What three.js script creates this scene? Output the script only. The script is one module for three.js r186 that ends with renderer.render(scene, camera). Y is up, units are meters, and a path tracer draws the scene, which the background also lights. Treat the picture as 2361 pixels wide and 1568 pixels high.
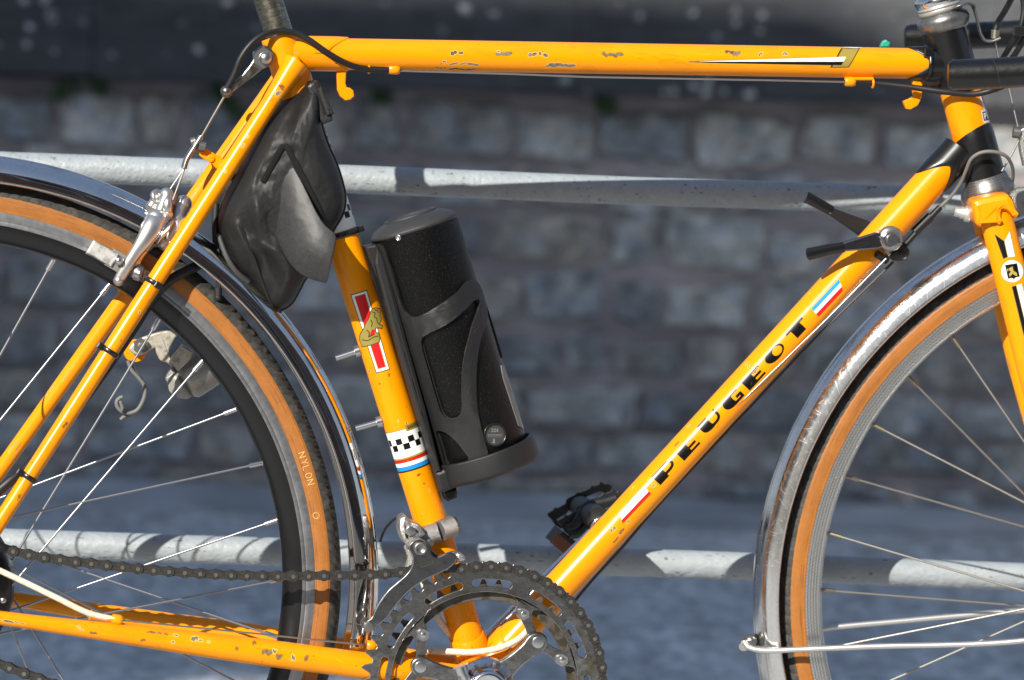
import * as THREE from 'three';
import { mergeGeometries, toCreasedNormals } from 'three/addons/utils/BufferGeometryUtils.js';
import { TessellateModifier } from 'three/addons/modifiers/TessellateModifier.js';
import { ImprovedNoise } from 'three/addons/math/ImprovedNoise.js';

// ------------------------------------------------------------------ camera, sky, sun, exposure
const V3 = (x, y, z) => new THREE.Vector3(x, y, z);
const GROUND = -0.263;                       // bottom bracket axis is the origin, the road lies 263 mm below it
const CAM = { c: V3(-0.38669, 0.44781, 2.59979), yaw: 0.15558, pitch: -0.06046, roll: 0.03239, f: 7161.92, w: 2361, h: 1568 };
const scene = new THREE.Scene();
const camera = new THREE.PerspectiveCamera(2 * Math.atan(CAM.h / 2 / CAM.f) * 180 / Math.PI, 1024 / 680, 0.05, 400);
camera.rotation.order = 'YXZ';
camera.rotation.set(CAM.pitch, -CAM.yaw, CAM.roll);
camera.position.copy(CAM.c);
camera.focus = 2.60;
camera.userData.fStop = 5.6;
camera.updateMatrixWorld(true);

const renderer = new THREE.WebGLRenderer({ antialias: true });
renderer.setSize(1024, 680);
renderer.toneMapping = THREE.LinearToneMapping;
renderer.toneMappingExposure = 1.48;
renderer.shadowMap.enabled = true;

const SUN = V3(-0.75, 0.69, 1.0).normalize();
{ // clear sky: deep blue overhead, pale at the horizon, brighter towards the sun's side
  const w = 256, h = 128, d = new Float32Array(w * h * 4);
  for (let j = 0; j < h; j++) for (let i = 0; i < w; i++) {
    const el = ((j + 0.5) / h - 0.5) * Math.PI, az = ((i + 0.5) / w - 0.5) * 2 * Math.PI;
    const dir = V3(Math.cos(el) * Math.cos(az), Math.sin(el), Math.cos(el) * Math.sin(az));
    const t = Math.pow(1 - Math.max(0, Math.sin(el)), 3.2), g = Math.pow(Math.max(0, dir.dot(SUN)), 6);
    const k = (j * w + i) * 4;
    d[k] = 0.27 + 0.50 * t + 0.45 * g; d[k + 1] = 0.40 + 0.46 * t + 0.42 * g; d[k + 2] = 0.66 + 0.27 * t + 0.36 * g; d[k + 3] = 1;
    if (el < 0) { d[k] = 0.42; d[k + 1] = 0.44; d[k + 2] = 0.46; }
  }
  const t = new THREE.DataTexture(d, w, h, THREE.RGBAFormat, THREE.FloatType);
  t.mapping = THREE.EquirectangularReflectionMapping; t.magFilter = THREE.LinearFilter; t.minFilter = THREE.LinearFilter; t.needsUpdate = true;
  scene.background = t; scene.environment = t;
  scene.backgroundIntensity = 0.43; scene.environmentIntensity = 0.43;
}
const sun = new THREE.DirectionalLight(new THREE.Color(1, 0.95, 0.86), 4.8);
sun.position.copy(SUN).multiplyScalar(12);
sun.castShadow = true; sun.shadow.mapSize.set(4096, 4096);
Object.assign(sun.shadow.camera, { left: -6, right: 6, top: 6, bottom: -6, near: 0.5, far: 40 });
sun.shadow.radius = 1; scene.add(sun, sun.target);

// ------------------------------------------------------------------ helpers
let seed = 20240611;
const rnd = () => { seed = (seed * 1664525 + 1013904223) >>> 0; return seed / 4294967296; };
const rr = (a, b) => a + (b - a) * rnd();
const noise = new ImprovedNoise();
const nz = (x, y, z = 0) => noise.noise(x, y, z);
const fbm = (x, y, z = 0, o = 4) => { let s = 0, a = 0.5; for (let k = 0; k < o; k++) { s += a * nz(x, y, z); x *= 2.03; y *= 2.03; z *= 2.03; a *= 0.5; } return s; };
const clamp = (x, a = 0, b = 1) => Math.min(b, Math.max(a, x));
const sstep = (a, b, x) => { const t = clamp((x - a) / (b - a)); return t * t * (3 - 2 * t); };

const camM = new THREE.Matrix4().makeRotationFromEuler(new THREE.Euler(CAM.pitch, -CAM.yaw, CAM.roll, 'YXZ'));
let STEER = null;                             // set while measuring parts that turn with the fork
const ray = (u, v) => { const d = V3((u - CAM.w / 2) / CAM.f, -(v - CAM.h / 2) / CAM.f, -1).applyMatrix4(camM); return STEER ? d.applyQuaternion(STEER.qi) : d; };
const eye = () => (STEER ? STEER.o : CAM.c).clone();
// survey sheet (2361 x 1568) -> metres, on the plane that lies z metres out from the bicycle's middle plane
function at(u, v, z = 0) { const d = ray(u, v), o = eye(); return o.addScaledVector(d, (z - o.z) / d.z); }
const A = (list, z) => list.map(p => at(p[0], p[1], p.length > 2 ? p[2] : z));
// the same on a vertical plane through p0 with normal n
function onPlane(u, v, n, p0) { const d = ray(u, v); return CAM.c.clone().addScaledVector(d, p0.clone().sub(CAM.c).dot(n) / d.dot(n)); }

// sweep of a (tapering, possibly oval) section along points; uv.x runs 0..1 along, uv.y = 0.5 faces ref
function sweep(pts, rad, o = {}) {
  const n = o.n || 14, ref = o.ref || V3(0, 0, 1), ovN = o.ovN || 1, ovB = o.ovB || 1;
  let P = pts;
  if (o.seg) { const c = new THREE.CatmullRomCurve3(pts, false, 'centripetal'); P = c.getSpacedPoints(o.seg); }
  const m = P.length, len = [0];
  for (let i = 1; i < m; i++) len.push(len[i - 1] + P[i].distanceTo(P[i - 1]));
  const L = len[m - 1] || 1, pos = [], nor = [], uv = [], idx = [];
  const T = [], N = [];
  for (let i = 0; i < m; i++) {
    const t = P[Math.min(m - 1, i + 1)].clone().sub(P[Math.max(0, i - 1)]).normalize();
    let q = (i && o.transport) ? N[i - 1].clone() : ref.clone();
    q.addScaledVector(t, -q.dot(t)); if (q.lengthSq() < 1e-6) q = V3(1, 0, 0).addScaledVector(t, -t.x);
    q.normalize(); T.push(t); N.push(q);
  }
  for (let i = 0; i < m; i++) {
    const s = len[i] / L, B = N[i].clone().cross(T[i]);
    for (let j = 0; j <= n; j++) {
      const a = (j / n - 0.5) * 2 * Math.PI, ca = Math.cos(a), sa = Math.sin(a);
      const r = typeof rad === 'function' ? rad(s, a) : rad;
      const q = P[i].clone().addScaledVector(N[i], ca * r * ovN).addScaledVector(B, sa * r * ovB);
      const nn = N[i].clone().multiplyScalar(ca / ovN).addScaledVector(B, sa / ovB).normalize();
      pos.push(q.x, q.y, q.z); nor.push(nn.x, nn.y, nn.z);
      uv.push(o.metres ? len[i] : s, j / n);
    }
  }
  const k = n + 1;
  for (let i = 0; i < m - 1; i++) for (let j = 0; j < n; j++) {
    const a = i * k + j, b = a + k, c = b + 1, d = a + 1; idx.push(a, b, c, a, c, d);
  }
  if (!o.open) for (const e of [0, m - 1]) {
    const c0 = pos.length / 3, s = e ? 1 : -1;
    pos.push(P[e].x, P[e].y, P[e].z); nor.push(T[e].x * s, T[e].y * s, T[e].z * s); uv.push(e ? 1 : 0, 0.5);
    for (let j = 0; j <= n; j++) { const q = (e * k + j) * 3; pos.push(pos[q], pos[q + 1], pos[q + 2]); nor.push(T[e].x * s, T[e].y * s, T[e].z * s); uv.push(e ? 1 : 0, j / n); }
    for (let j = 0; j < n; j++) e ? idx.push(c0, c0 + 2 + j, c0 + 1 + j) : idx.push(c0, c0 + 1 + j, c0 + 2 + j);
  }
  const g = new THREE.BufferGeometry();
  g.setAttribute('position', new THREE.Float32BufferAttribute(pos, 3));
  g.setAttribute('normal', new THREE.Float32BufferAttribute(nor, 3));
  g.setAttribute('uv', new THREE.Float32BufferAttribute(uv, 2));
  g.setIndex(idx); return g;
}
const rod = (a, b, ra, rb = ra, o = {}) => sweep([a, b], s => ra + (rb - ra) * s, o);
// revolve [along, radius] pairs about the axis from a towards b
function turned(a, b, prof, n = 24) {
  const t = b.clone().sub(a).normalize();
  const g = new THREE.LatheGeometry(prof.map(p => new THREE.Vector2(Math.max(p[1], 1e-5), p[0])), n);
  g.applyQuaternion(new THREE.Quaternion().setFromUnitVectors(V3(0, 1, 0), t)); g.translate(a.x, a.y, a.z); return g;
}
// revolve [r, z, v] pairs about a z axis through (cx, cy); uv = arc metres, running metres of the section
function spin(prof, cx, cy, a0, a1, seg, disp) {
  const pos = [], uv = [], idx = [], m = prof.length; let run = [0];
  for (let i = 1; i < m; i++) run.push(run[i - 1] + Math.hypot(prof[i][0] - prof[i - 1][0], prof[i][1] - prof[i - 1][1]));
  for (let i = 0; i <= seg; i++) {
    const a = a0 + (a1 - a0) * i / seg;
    for (let j = 0; j < m; j++) {
      let [r, z] = prof[j]; if (disp) { const q = disp(a, j, r, z); r = q[0]; z = q[1]; }
      pos.push(cx + r * Math.cos(a), cy + r * Math.sin(a), z); uv.push(a * prof[0][0], run[j]);
    }
  }
  for (let i = 0; i < seg; i++) for (let j = 0; j < m - 1; j++) { const a = i * m + j, b = a + m; idx.push(a, b, a + 1, b, b + 1, a + 1); }
  const g = new THREE.BufferGeometry();
  g.setAttribute('position', new THREE.Float32BufferAttribute(pos, 3));
  g.setAttribute('uv', new THREE.Float32BufferAttribute(uv, 2)); g.setIndex(idx); g.computeVertexNormals();
  if (Math.abs(a1 - a0 - 2 * Math.PI) < 1e-6) { const N = g.attributes.normal; for (let j = 0; j < m; j++) N.setXYZ(seg * m + j, N.getX(j), N.getY(j), N.getZ(j)); }
  return g;
}
// flat piece cut from an outline on the sheet, thick metres deep, its far face at z
function plate(list, z, thick, bevel = 0.0006, o = {}) {
  const p = A(list, z + thick), sh = new THREE.Shape();
  if (o.smooth) { const c = new THREE.CatmullRomCurve3(p.map(q => V3(q.x, q.y, 0)), true, 'centripetal'); sh.setFromPoints(c.getPoints(o.smooth * p.length).slice(0, -1).map(q => new THREE.Vector2(q.x, q.y))); }
  else sh.setFromPoints(p.map(q => new THREE.Vector2(q.x, q.y)));
  for (const h of o.holes || []) {
    const hp = A(h, z + thick); let pts = hp.map(q => new THREE.Vector2(q.x, q.y));
    if (o.smoothHoles) { const c = new THREE.CatmullRomCurve3(hp.map(q => V3(q.x, q.y, 0)), true, 'centripetal'); pts = c.getPoints(6 * hp.length).slice(0, -1).map(q => new THREE.Vector2(q.x, q.y)); }
    sh.holes.push(new THREE.Path(pts));
  }
  return ext(sh, z, thick, bevel);
}
function ext(sh, z, thick, bevel = 0.0006, curve = 6) {
  const g = new THREE.ExtrudeGeometry(sh, { depth: Math.max(thick - 2 * bevel, 1e-4), bevelEnabled: bevel > 0, bevelSize: bevel, bevelOffset: -bevel, bevelThickness: bevel, bevelSegments: 2, curveSegments: curve });
  g.translate(0, 0, z + bevel); return g;
}
const ball = (p, r, sx = 1, sy = 1, sz = 1) => { const g = new THREE.SphereGeometry(r, 20, 14); g.scale(sx, sy, sz); g.translate(p.x, p.y, p.z); return g; };
const cylZ = (p, r, z0, z1, n = 24) => turned(V3(p.x, p.y, z0), V3(p.x, p.y, z1), [[0, 0], [0, r * 0.9], [0.0006, r], [z1 - z0 - 0.0006, r], [z1 - z0, r * 0.9], [z1 - z0, 0]], n);
const hexZ = (p, r, z0, z1) => { const g = new THREE.CylinderGeometry(r * 0.93, r, z1 - z0, 6); g.rotateX(Math.PI / 2); g.translate(p.x, p.y, (z0 + z1) / 2); return g.toNonIndexed(); };
function hexAlong(a, b, r) { const d = b.clone().sub(a), g = new THREE.CylinderGeometry(r, r, d.length(), 6); g.applyQuaternion(new THREE.Quaternion().setFromUnitVectors(V3(0, 1, 0), d.clone().normalize())); const c = a.clone().add(b).multiplyScalar(0.5); g.translate(c.x, c.y, c.z); return g; }
function boxAt(p, sx, sy, sz, rz = 0, bevel = 0.0008) {
  const sh = new THREE.Shape(); sh.moveTo(-sx / 2, -sy / 2); sh.lineTo(sx / 2, -sy / 2); sh.lineTo(sx / 2, sy / 2); sh.lineTo(-sx / 2, sy / 2); sh.closePath();
  const g = ext(sh, -sz / 2, sz, bevel); g.rotateZ(rz); g.translate(p.x, p.y, p.z); return g;
}
function norm(g) { // one common layout so that anything merges
  const q = g.index ? g.toNonIndexed() : g; for (const k of Object.keys(q.attributes)) if (!['position', 'normal', 'uv'].includes(k)) q.deleteAttribute(k);
  if (!q.attributes.normal) q.computeVertexNormals();
  if (!q.attributes.uv) q.setAttribute('uv', new THREE.Float32BufferAttribute(new Float32Array(q.attributes.position.count * 2), 2));
  return q;
}
const merge = list => list.length === 1 ? list[0] : mergeGeometries(list.map(norm));
const used = new Map();
const numbered = n => { const k = used.get(n) || 0; used.set(n, k + 1); return k ? n + '_' + String(k).padStart(3, '0') : n; };
function mesh(name, geo, mat, parent) {
  const m = new THREE.Mesh(Array.isArray(geo) ? merge(geo) : geo, mat);
  m.name = name; m.castShadow = m.receiveShadow = true; parent.add(m); return m;
}
function group(name, parent) { const g = new THREE.Group(); g.name = name; parent.add(g); return g; }
function thing(name, label, category, base) {
  const g = new THREE.Group(); g.name = numbered(name); g.position.copy(base); g.userData = { label, category }; scene.add(g); return g;
}

// ------------------------------------------------------------------ textures
function canvas(w, h, draw) { const c = document.createElement('canvas'); c.width = w; c.height = h; draw(c.getContext('2d'), w, h); return c; }
function canTex(w, h, draw, o = {}) {
  const t = new THREE.CanvasTexture(canvas(w, h, draw)); if (!o.data) t.colorSpace = THREE.SRGBColorSpace;
  t.wrapS = t.wrapT = THREE.RepeatWrapping; t.magFilter = THREE.LinearFilter; t.anisotropy = 8; if (o.rep) t.repeat.set(o.rep[0], o.rep[1]); return t;
}
function pixTex(w, h, f, o = {}) { // f(x, y) -> grey or [r, g, b] in 0..1 (sRGB when it is a colour)
  const d = new Uint8Array(w * h * 4);
  for (let j = 0; j < h; j++) for (let i = 0; i < w; i++) {
    const c = f(i / w, j / h), k = (j * w + i) * 4, q = Array.isArray(c) ? c : [c, c, c];
    d[k] = clamp(q[0]) * 255; d[k + 1] = clamp(q[1]) * 255; d[k + 2] = clamp(q[2]) * 255; d[k + 3] = 255;
  }
  const t = new THREE.DataTexture(d, w, h); t.wrapS = t.wrapT = THREE.RepeatWrapping; t.magFilter = THREE.LinearFilter; t.minFilter = THREE.LinearMipmapLinearFilter; t.generateMipmaps = true;
  if (o.color) t.colorSpace = THREE.SRGBColorSpace; if (o.rep) t.repeat.set(o.rep[0], o.rep[1]); t.needsUpdate = true; return t;
}
// seamless noise: value repeats over the unit square
function tileNoise(fx, fy, sd, oct = 4) {
  const R = []; let s = sd >>> 0; const q = () => { s = (s * 1664525 + 1013904223) >>> 0; return s / 4294967296; };
  for (let i = 0; i < 4096; i++) R.push(q());
  const val = (x, y, px, py, o) => { const xi = Math.floor(x), yi = Math.floor(y), f = x - xi, g = y - yi; const h = (a, b) => R[((((a % px) + px) % px) * 61 + (((b % py) + py) % py) * 197 + o * 743) & 4095]; const u = f * f * (3 - 2 * f), v = g * g * (3 - 2 * g); return (h(xi, yi) * (1 - u) + h(xi + 1, yi) * u) * (1 - v) + (h(xi, yi + 1) * (1 - u) + h(xi + 1, yi + 1) * u) * v; };
  return (x, y) => { let a = 0.5, t = 0, n = 0, px = fx, py = fy; for (let o = 0; o < oct; o++) { t += a * val(x * px, y * py, px, py, o); n += a; a *= 0.5; px *= 2; py *= 2; } return t / n; };
}
const mat = (o) => new THREE.MeshPhysicalMaterial(o);
const lin = (r, g, b) => new THREE.Color().setRGB(r, g, b);
// ------------------------------------------------------------------ the setting: ground, road, wall, house, railing
const RIGHT = V3(Math.cos(CAM.yaw), 0, Math.sin(CAM.yaw)), FWD = V3(Math.sin(CAM.yaw), 0, -Math.cos(CAM.yaw)), FACE = FWD.clone().negate();
const WALL0 = V3(CAM.c.x, GROUND, CAM.c.z).addScaledVector(FWD, 6.37);
const wallAt = (u, v) => { const q = onPlane(u, v, FACE, WALL0).sub(WALL0); return [q.dot(RIGHT), q.y]; };
{
  const n1 = tileNoise(10, 10, 5, 5), n2 = tileNoise(90, 90, 9, 3);
  const slabTex = pixTex(512, 512, (x, y) => { const v = 0.30 + 0.12 * (n1(x, y) - 0.5) + 0.14 * (n2(x, y) - 0.5); return [v * 1.02, v, v * 0.95]; }, { color: true });
  slabTex.repeat.set(0.6, 0.6);
  const g = new THREE.PlaneGeometry(160, 160); g.rotateX(-Math.PI / 2); { const u = g.attributes.uv; for (let i = 0; i < u.count; i++) u.setXY(i, u.getX(i) * 160, u.getY(i) * 160); }
  const ground = mesh('ground', g, mat({ map: slabTex, roughness: 0.92 }), scene); ground.position.y = GROUND; ground.userData = { kind: 'structure', label: 'pale worn pavement under the bicycle', category: 'pavement' };
  const a1 = tileNoise(9, 5, 15, 4), a2 = tileNoise(120, 60, 19, 2), a3 = tileNoise(40, 16, 29, 3);
  const roadTex = pixTex(1024, 1024, (x, y) => { const v = 0.73 + 0.12 * (a1(x, y) - 0.5) + 0.16 * (a3(x, y) - 0.5) + 0.34 * (a2(x, y) - 0.5); return [v * 0.99, v, v * 1.0]; }, { color: true });
  roadTex.repeat.set(0.5, 0.5);
  const r = new THREE.PlaneGeometry(30, 5.2); r.rotateX(-Math.PI / 2); { const u = r.attributes.uv; for (let i = 0; i < u.count; i++) u.setXY(i, u.getX(i) * 30, u.getY(i) * 5.2); }
  const road = mesh('road', r, mat({ map: roadTex, roughness: 0.9 }), scene); road.position.copy(WALL0).addScaledVector(FACE, 2.5 - 0.05); road.position.y = GROUND + 0.004; road.rotation.y = -CAM.yaw;
  road.userData = { kind: 'structure', label: 'grey road between the railing and the stone wall', category: 'road' };
}
{
  { // paler gutter stones along the foot of the wall
    const g1 = tileNoise(24, 3, 55, 4); const gt = pixTex(512, 64, (x, y) => { const v = 0.70 + 0.34 * (g1(x, y) - 0.5); return [v * 0.98, v, v * 1.02]; }, { color: true }); gt.repeat.set(0.25, 1);
    const gg = new THREE.BoxGeometry(8, 0.02, 0.42), gut = mesh('gutter', gg, mat({ map: gt, roughness: 0.9 }), scene); { const u = gg.attributes.uv, P = gg.attributes.position; for (let i = 0; i < u.count; i++) u.setXY(i, P.getX(i) + 4, P.getZ(i) + 0.5); }
    gut.position.copy(WALL0).addScaledVector(FACE, 0.235); gut.position.y = GROUND + 0.004; gut.rotation.y = -CAM.yaw; gut.userData = { kind: 'structure', label: 'pale gutter stones along the foot of the wall', category: 'gutter' };
  }
  const W = thing('stone_wall', 'low grey stone wall with dark bluestone coping behind the railing', 'wall', WALL0); W.rotation.y = -CAM.yaw;
  const H = v => wallAt(1180, v)[1];
  const tn = tileNoise(8, 8, 41, 5), tf = tileNoise(60, 60, 43, 3);
  const stoneMats = [[0.69, 0.69, 0.68], [0.64, 0.65, 0.66], [0.60, 0.60, 0.60], [0.68, 0.66, 0.63], [0.56, 0.57, 0.58], [0.74, 0.74, 0.73]].map((c, k) => {
    const t = pixTex(256, 256, (x, y) => { const v = 1 + 0.75 * (tn(x + k * 0.17, y) - 0.5) + 0.5 * (tf(x, y + k * 0.1) - 0.5), w = tn(y + 0.3, x + k * 0.21); return [c[0] * v * (1.0 + 0.12 * (w - 0.5)), c[1] * v, c[2] * v * (0.99 - 0.16 * (w - 0.5))]; }, { color: true });
    t.repeat.set(3, 3); const b = pixTex(256, 256, (x, y) => tn(x, y) * 0.8 + tf(x, y) * 0.2); b.repeat.set(3, 3);
    return mat({ map: t, bumpMap: b, bumpScale: 0.02, roughness: 0.95 });
  });
  const mortarTex = pixTex(256, 256, (x, y) => { const v = 0.61 + 0.30 * (tn(x, y) - 0.5) + 0.2 * (tf(x, y) - 0.5); return [v * 1.04, v * 0.98, v * 0.98]; }, { color: true }); mortarTex.repeat.set(2, 2);
  const L = -2.6, Rr = 2.6, topH = H(-62), cop0 = H(213), cop1 = topH;
  const core = new THREE.BoxGeometry(Rr - L, cop0, 0.30); core.translate((L + Rr) / 2, cop0 / 2, -0.15);
  mesh('mortar', core, mat({ map: mortarTex, roughness: 1 }), W);
  // coursed rubble: every stone its own block with broken corners
  const rows = [[238, 362], [376, 482], [494, 612], [628, 742], [757, 864], [878, 978], [990, 1085], [1096, 1150]].map(r => [H(r[1]), H(r[0])]);
  for (const [y0, y1] of rows) {
    let s = L + rr(0, 0.1);
    while (s < Rr - 0.05) {
      const w = Math.min(rr(0.095, 0.235) * (y1 - y0 > 0.09 ? 1 : 1.2), Rr - s - 0.01), h = y1 - y0, g = rr(0.006, 0.022), c = Math.min(w, h) * 0.5;
      const k = () => rr(0.12, 0.42) * c, sh = new THREE.Shape(), j = () => rr(-0.013, 0.010);
      const ya = rr(-0.009, 0.009), x0 = s + g / 2, x1 = s + w - g / 2, b = y0 + 0.004 + ya, t = y1 - 0.004 + ya + rr(-0.008, 0.006);
      sh.setFromPoints([[x0 + k(), b + j()], [x1 - k(), b + j()], [x1 + j(), b + k()], [x1 + j(), t - k()], [x1 - k(), t + j()], [x0 + k(), t + j()], [x0 - j(), t - k()], [x0 - j(), b + k()]].map(p => new THREE.Vector2(p[0], p[1])));
      const d = rr(0.0, 0.014), ge = new THREE.ExtrudeGeometry(sh, { depth: 0.02 + d, bevelEnabled: true, bevelThickness: 0.009, bevelSize: 0.010, bevelOffset: -0.010, bevelSegments: 1, curveSegments: 1, steps: 1 });
      ge.translate(0, 0, -0.02);
      mesh('stone', ge, stoneMats[Math.floor(rnd() * stoneMats.length)], W); s += w;
    }
  }
  // coping slabs with pale lichen
  const S0 = L, SW = Rr - L, spots = [];
  for (const [u, v, r, a] of [[70, 4, 13, .9], [116, 2, 13, .9], [84, 62, 12, .75], [74, 104, 10, .85], [130, 34, 11, .6], [135, 52, 10, .6], [138, 120, 10, .4], [203, 52, 10, .35], [268, 130, 10, .4], [10, 108, 9, .4], [466, 119, 14, .85], [533, 10, 13, .6], [430, 55, 9, .35], [598, 66, 9, .4], [1072, 26, 15, .8], [1140, 36, 11, .6], [1022, 72, 10, .4], [1473, 42, 11, .55], [1592, 32, 11, .6], [1693, 57, 11, .6], [1646, 86, 10, .55], [1744, 72, 11, .6], [1748, 38, 13, .5], [1690, 30, 12, .4], [1300, 184, 14, .6], [1350, 215, 9, .4], [1528, 214, 10, .6], [1549, 212, 11, .8], [1597, 198, 12, .8], [1626, 190, 12, .8], [1622, 216, 12, .9], [1662, 212, 11, .5], [1575, 243, 10, .7], [1616, 252, 11, .7], [1690, 235, 12, .6], [1722, 220, 13, .9], [1752, 240, 12, .9], [1770, 252, 11, .8]]) { const p = wallAt(u, v); spots.push([p[0], p[1], r / 1.124e3, a]); }
  for (let i = 0; i < 60; i++) spots.push([rr(L, Rr), rr(cop0, cop1), rr(0.003, 0.007), rr(0.1, 0.4)]);
  const cTex = canTex(2048, 128, (x, w, h) => {
    x.fillStyle = '#4c4d4f'; x.fillRect(0, 0, w, h);
    for (let i = 0; i < 2600; i++) { const v = 50 + rnd() * 52; x.fillStyle = `rgba(${v * 0.98},${v},${v * 1.06},0.22)`; x.beginPath(); x.ellipse(rnd() * w, rnd() * h, 2 + rnd() * 22, 1 + rnd() * 8, 0, 0, 7); x.fill(); }
    for (const [s, y, r, a] of spots) { const cx = (s - S0) / SW * w, cy = h - (y - cop0) / (cop1 - cop0) * h; for (let k = 0; k < 9; k++) { x.fillStyle = `rgba(226,227,222,${Math.min(1, a * 0.5)})`; x.beginPath(); x.ellipse(cx + (rnd() - 0.5) * r * 500, cy + (rnd() - 0.5) * r * 600, r * w / SW * rr(0.3, 0.6), r * h / (cop1 - cop0) * rr(0.3, 0.6), 0, 0, 7); x.fill(); } }
  });
  const cMat = mat({ map: cTex, roughness: 0.85 });
  const joints = [L, wallAt(-700, 100)[0], wallAt(226, 100)[0], wallAt(1332, 10)[0], wallAt(2290, 100)[0], Rr];
  for (let i = 0; i < joints.length - 1; i++) {
    const a = joints[i] + 0.004, b = joints[i + 1] - 0.004, dy = rr(-0.004, 0.004), sh = new THREE.Shape();
    const z0 = -0.33, z1 = 0.075, hh = cop1 - cop0;
    sh.moveTo(z0, 0); sh.lineTo(z1 - 0.006, 0); sh.lineTo(z1, 0.008); sh.lineTo(z1, hh - 0.03); sh.quadraticCurveTo(z1, hh, z1 - 0.03, hh); sh.lineTo(z0, hh); sh.closePath();
    const g = new THREE.ExtrudeGeometry(sh, { depth: b - a, bevelEnabled: true, bevelSize: 0.005, bevelThickness: 0.005, bevelOffset: -0.005, bevelSegments: 1, curveSegments: 4 });
    g.rotateY(-Math.PI / 2); g.scale(-1, 1, 1); g.translate(a, cop0 + dy, 0);
    { const ix = g.attributes.position, nm = []; for (let q = 0; q < ix.count; q += 3) { for (const k of [0, 2, 1]) nm.push(ix.getX(q + k), ix.getY(q + k), ix.getZ(q + k)); } g.setAttribute('position', new THREE.Float32BufferAttribute(nm, 3)); g.computeVertexNormals(); }
    const P = g.attributes.position, uv = []; for (let q = 0; q < P.count; q++) uv.push((P.getX(q) - S0) / SW, (P.getY(q) - cop0) / hh);
    g.setAttribute('uv', new THREE.Float32BufferAttribute(uv, 2));
    mesh('coping_stone', g, cMat, W);
  }
  // moss sitting in the joint below the coping
  const mossMat = mat({ color: lin(0.045, 0.085, 0.03), roughness: 1 });
  for (const [u, v, r] of [[150, 205, 0.030], [235, 190, 0.034], [225, 160, 0.018], [510, 218, 0.028], [540, 245, 0.02], [880, 215, 0.028], [1395, 240, 0.022]]) {
    const p = wallAt(u, v), gs = [];
    for (let k = 0; k < 26; k++) { const a = rr(0, 6.28), q = rr(0, r); const g = new THREE.IcosahedronGeometry(rr(0.004, 0.010), 0); g.scale(1, rr(0.8, 1.6), 0.8); g.translate(p[0] + Math.cos(a) * q, p[1] + Math.sin(a) * q * 0.8, 0.03 + rr(0, 0.02)); gs.push(g); }
    mesh('moss', gs, mossMat, W);
  }
}
{ // unseen building, added and shaped to shade the wall and the road behind the bicycle
  const dl = 10, sx = SUN.dot(RIGHT) / SUN.dot(FACE), sy = SUN.y / SUN.dot(FACE), up = (u, v) => { const p = wallAt(u, v); return [p[0] + sx * dl, p[1] + sy * dl]; };
  const o = WALL0.clone().addScaledVector(FACE, dl);
  const Hs = thing('unseen_house', 'unseen building across the road, added to shade the wall and road', 'unseen_house', o); Hs.rotation.y = -CAM.yaw;
  // gable outline follows the wanted shadow edge; thin eave added to shade the road
  const top = [[3330, 2740], [3300, 2600], [3060, 1950], [2760, 1300], [2480, 720], [2300, 400], [2200, 230], [2080, 120], [1900, 52], [1600, 34], [1200, 22], [700, 12], [200, -25], [-600, -75], [-6000, -100]].map(p => up(...p));
  const eave = -1.42 + sy * dl, endX = up(2120, 500)[0], farX = top[top.length - 1][0];
  const prism = (pts, d) => { const sh = new THREE.Shape(pts.map(p => new THREE.Vector2(p[0], p[1]))), g = new THREE.ExtrudeGeometry(sh, { depth: d, bevelEnabled: false, steps: 1 }), P = g.attributes.position; for (let i = 0; i < P.count; i++) P.setX(i, P.getX(i) + sx * P.getZ(i)); g.computeVertexNormals(); return g; };
  const ren = tileNoise(6, 6, 71, 4);
  const endTop = up(2120, 140)[1], body = top.filter(p => p[0] < endX);
  mesh('wall', prism([[endX, 0], [endX, endTop], ...body, [farX, 0]], 5), mat({ map: pixTex(128, 128, (x, y) => { const v = 0.62 + 0.12 * (ren(x, y) - 0.5); return [v, v * 0.96, v * 0.9]; }, { color: true }), roughness: 0.95 }), Hs);
  mesh('shade_eave', prism([[endX + 0.003, eave], [top[0][0], eave], ...top.filter(p => p[0] > endX), [endX + 0.003, endTop]], 0.04), mat({ color: lin(0.09, 0.09, 0.10), roughness: 0.7 }), Hs);
  const paneM = mat({ color: lin(0.03, 0.035, 0.04), roughness: 0.1 }), frameM = mat({ color: lin(0.7, 0.7, 0.68), roughness: 0.6 });
  for (let i = 0; i < 5; i++) for (const y of [0.9, 3.2]) {
    const x = endX - 1.2 - i * 1.9; const w = mesh('window', [new THREE.BoxGeometry(1.0, 0.08, 0.06).translate(x, y - 0.04, -0.03), new THREE.BoxGeometry(1.0, 0.08, 0.06).translate(x, y + 1.44, -0.03), new THREE.BoxGeometry(0.08, 1.4, 0.06).translate(x - 0.46, y + 0.7, -0.03), new THREE.BoxGeometry(0.08, 1.4, 0.06).translate(x + 0.46, y + 0.7, -0.03)], frameM, Hs);
    mesh('pane', new THREE.BoxGeometry(0.84, 1.4, 0.02).translate(x, y + 0.7, -0.02), paneM, w);
  }
}
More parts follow.
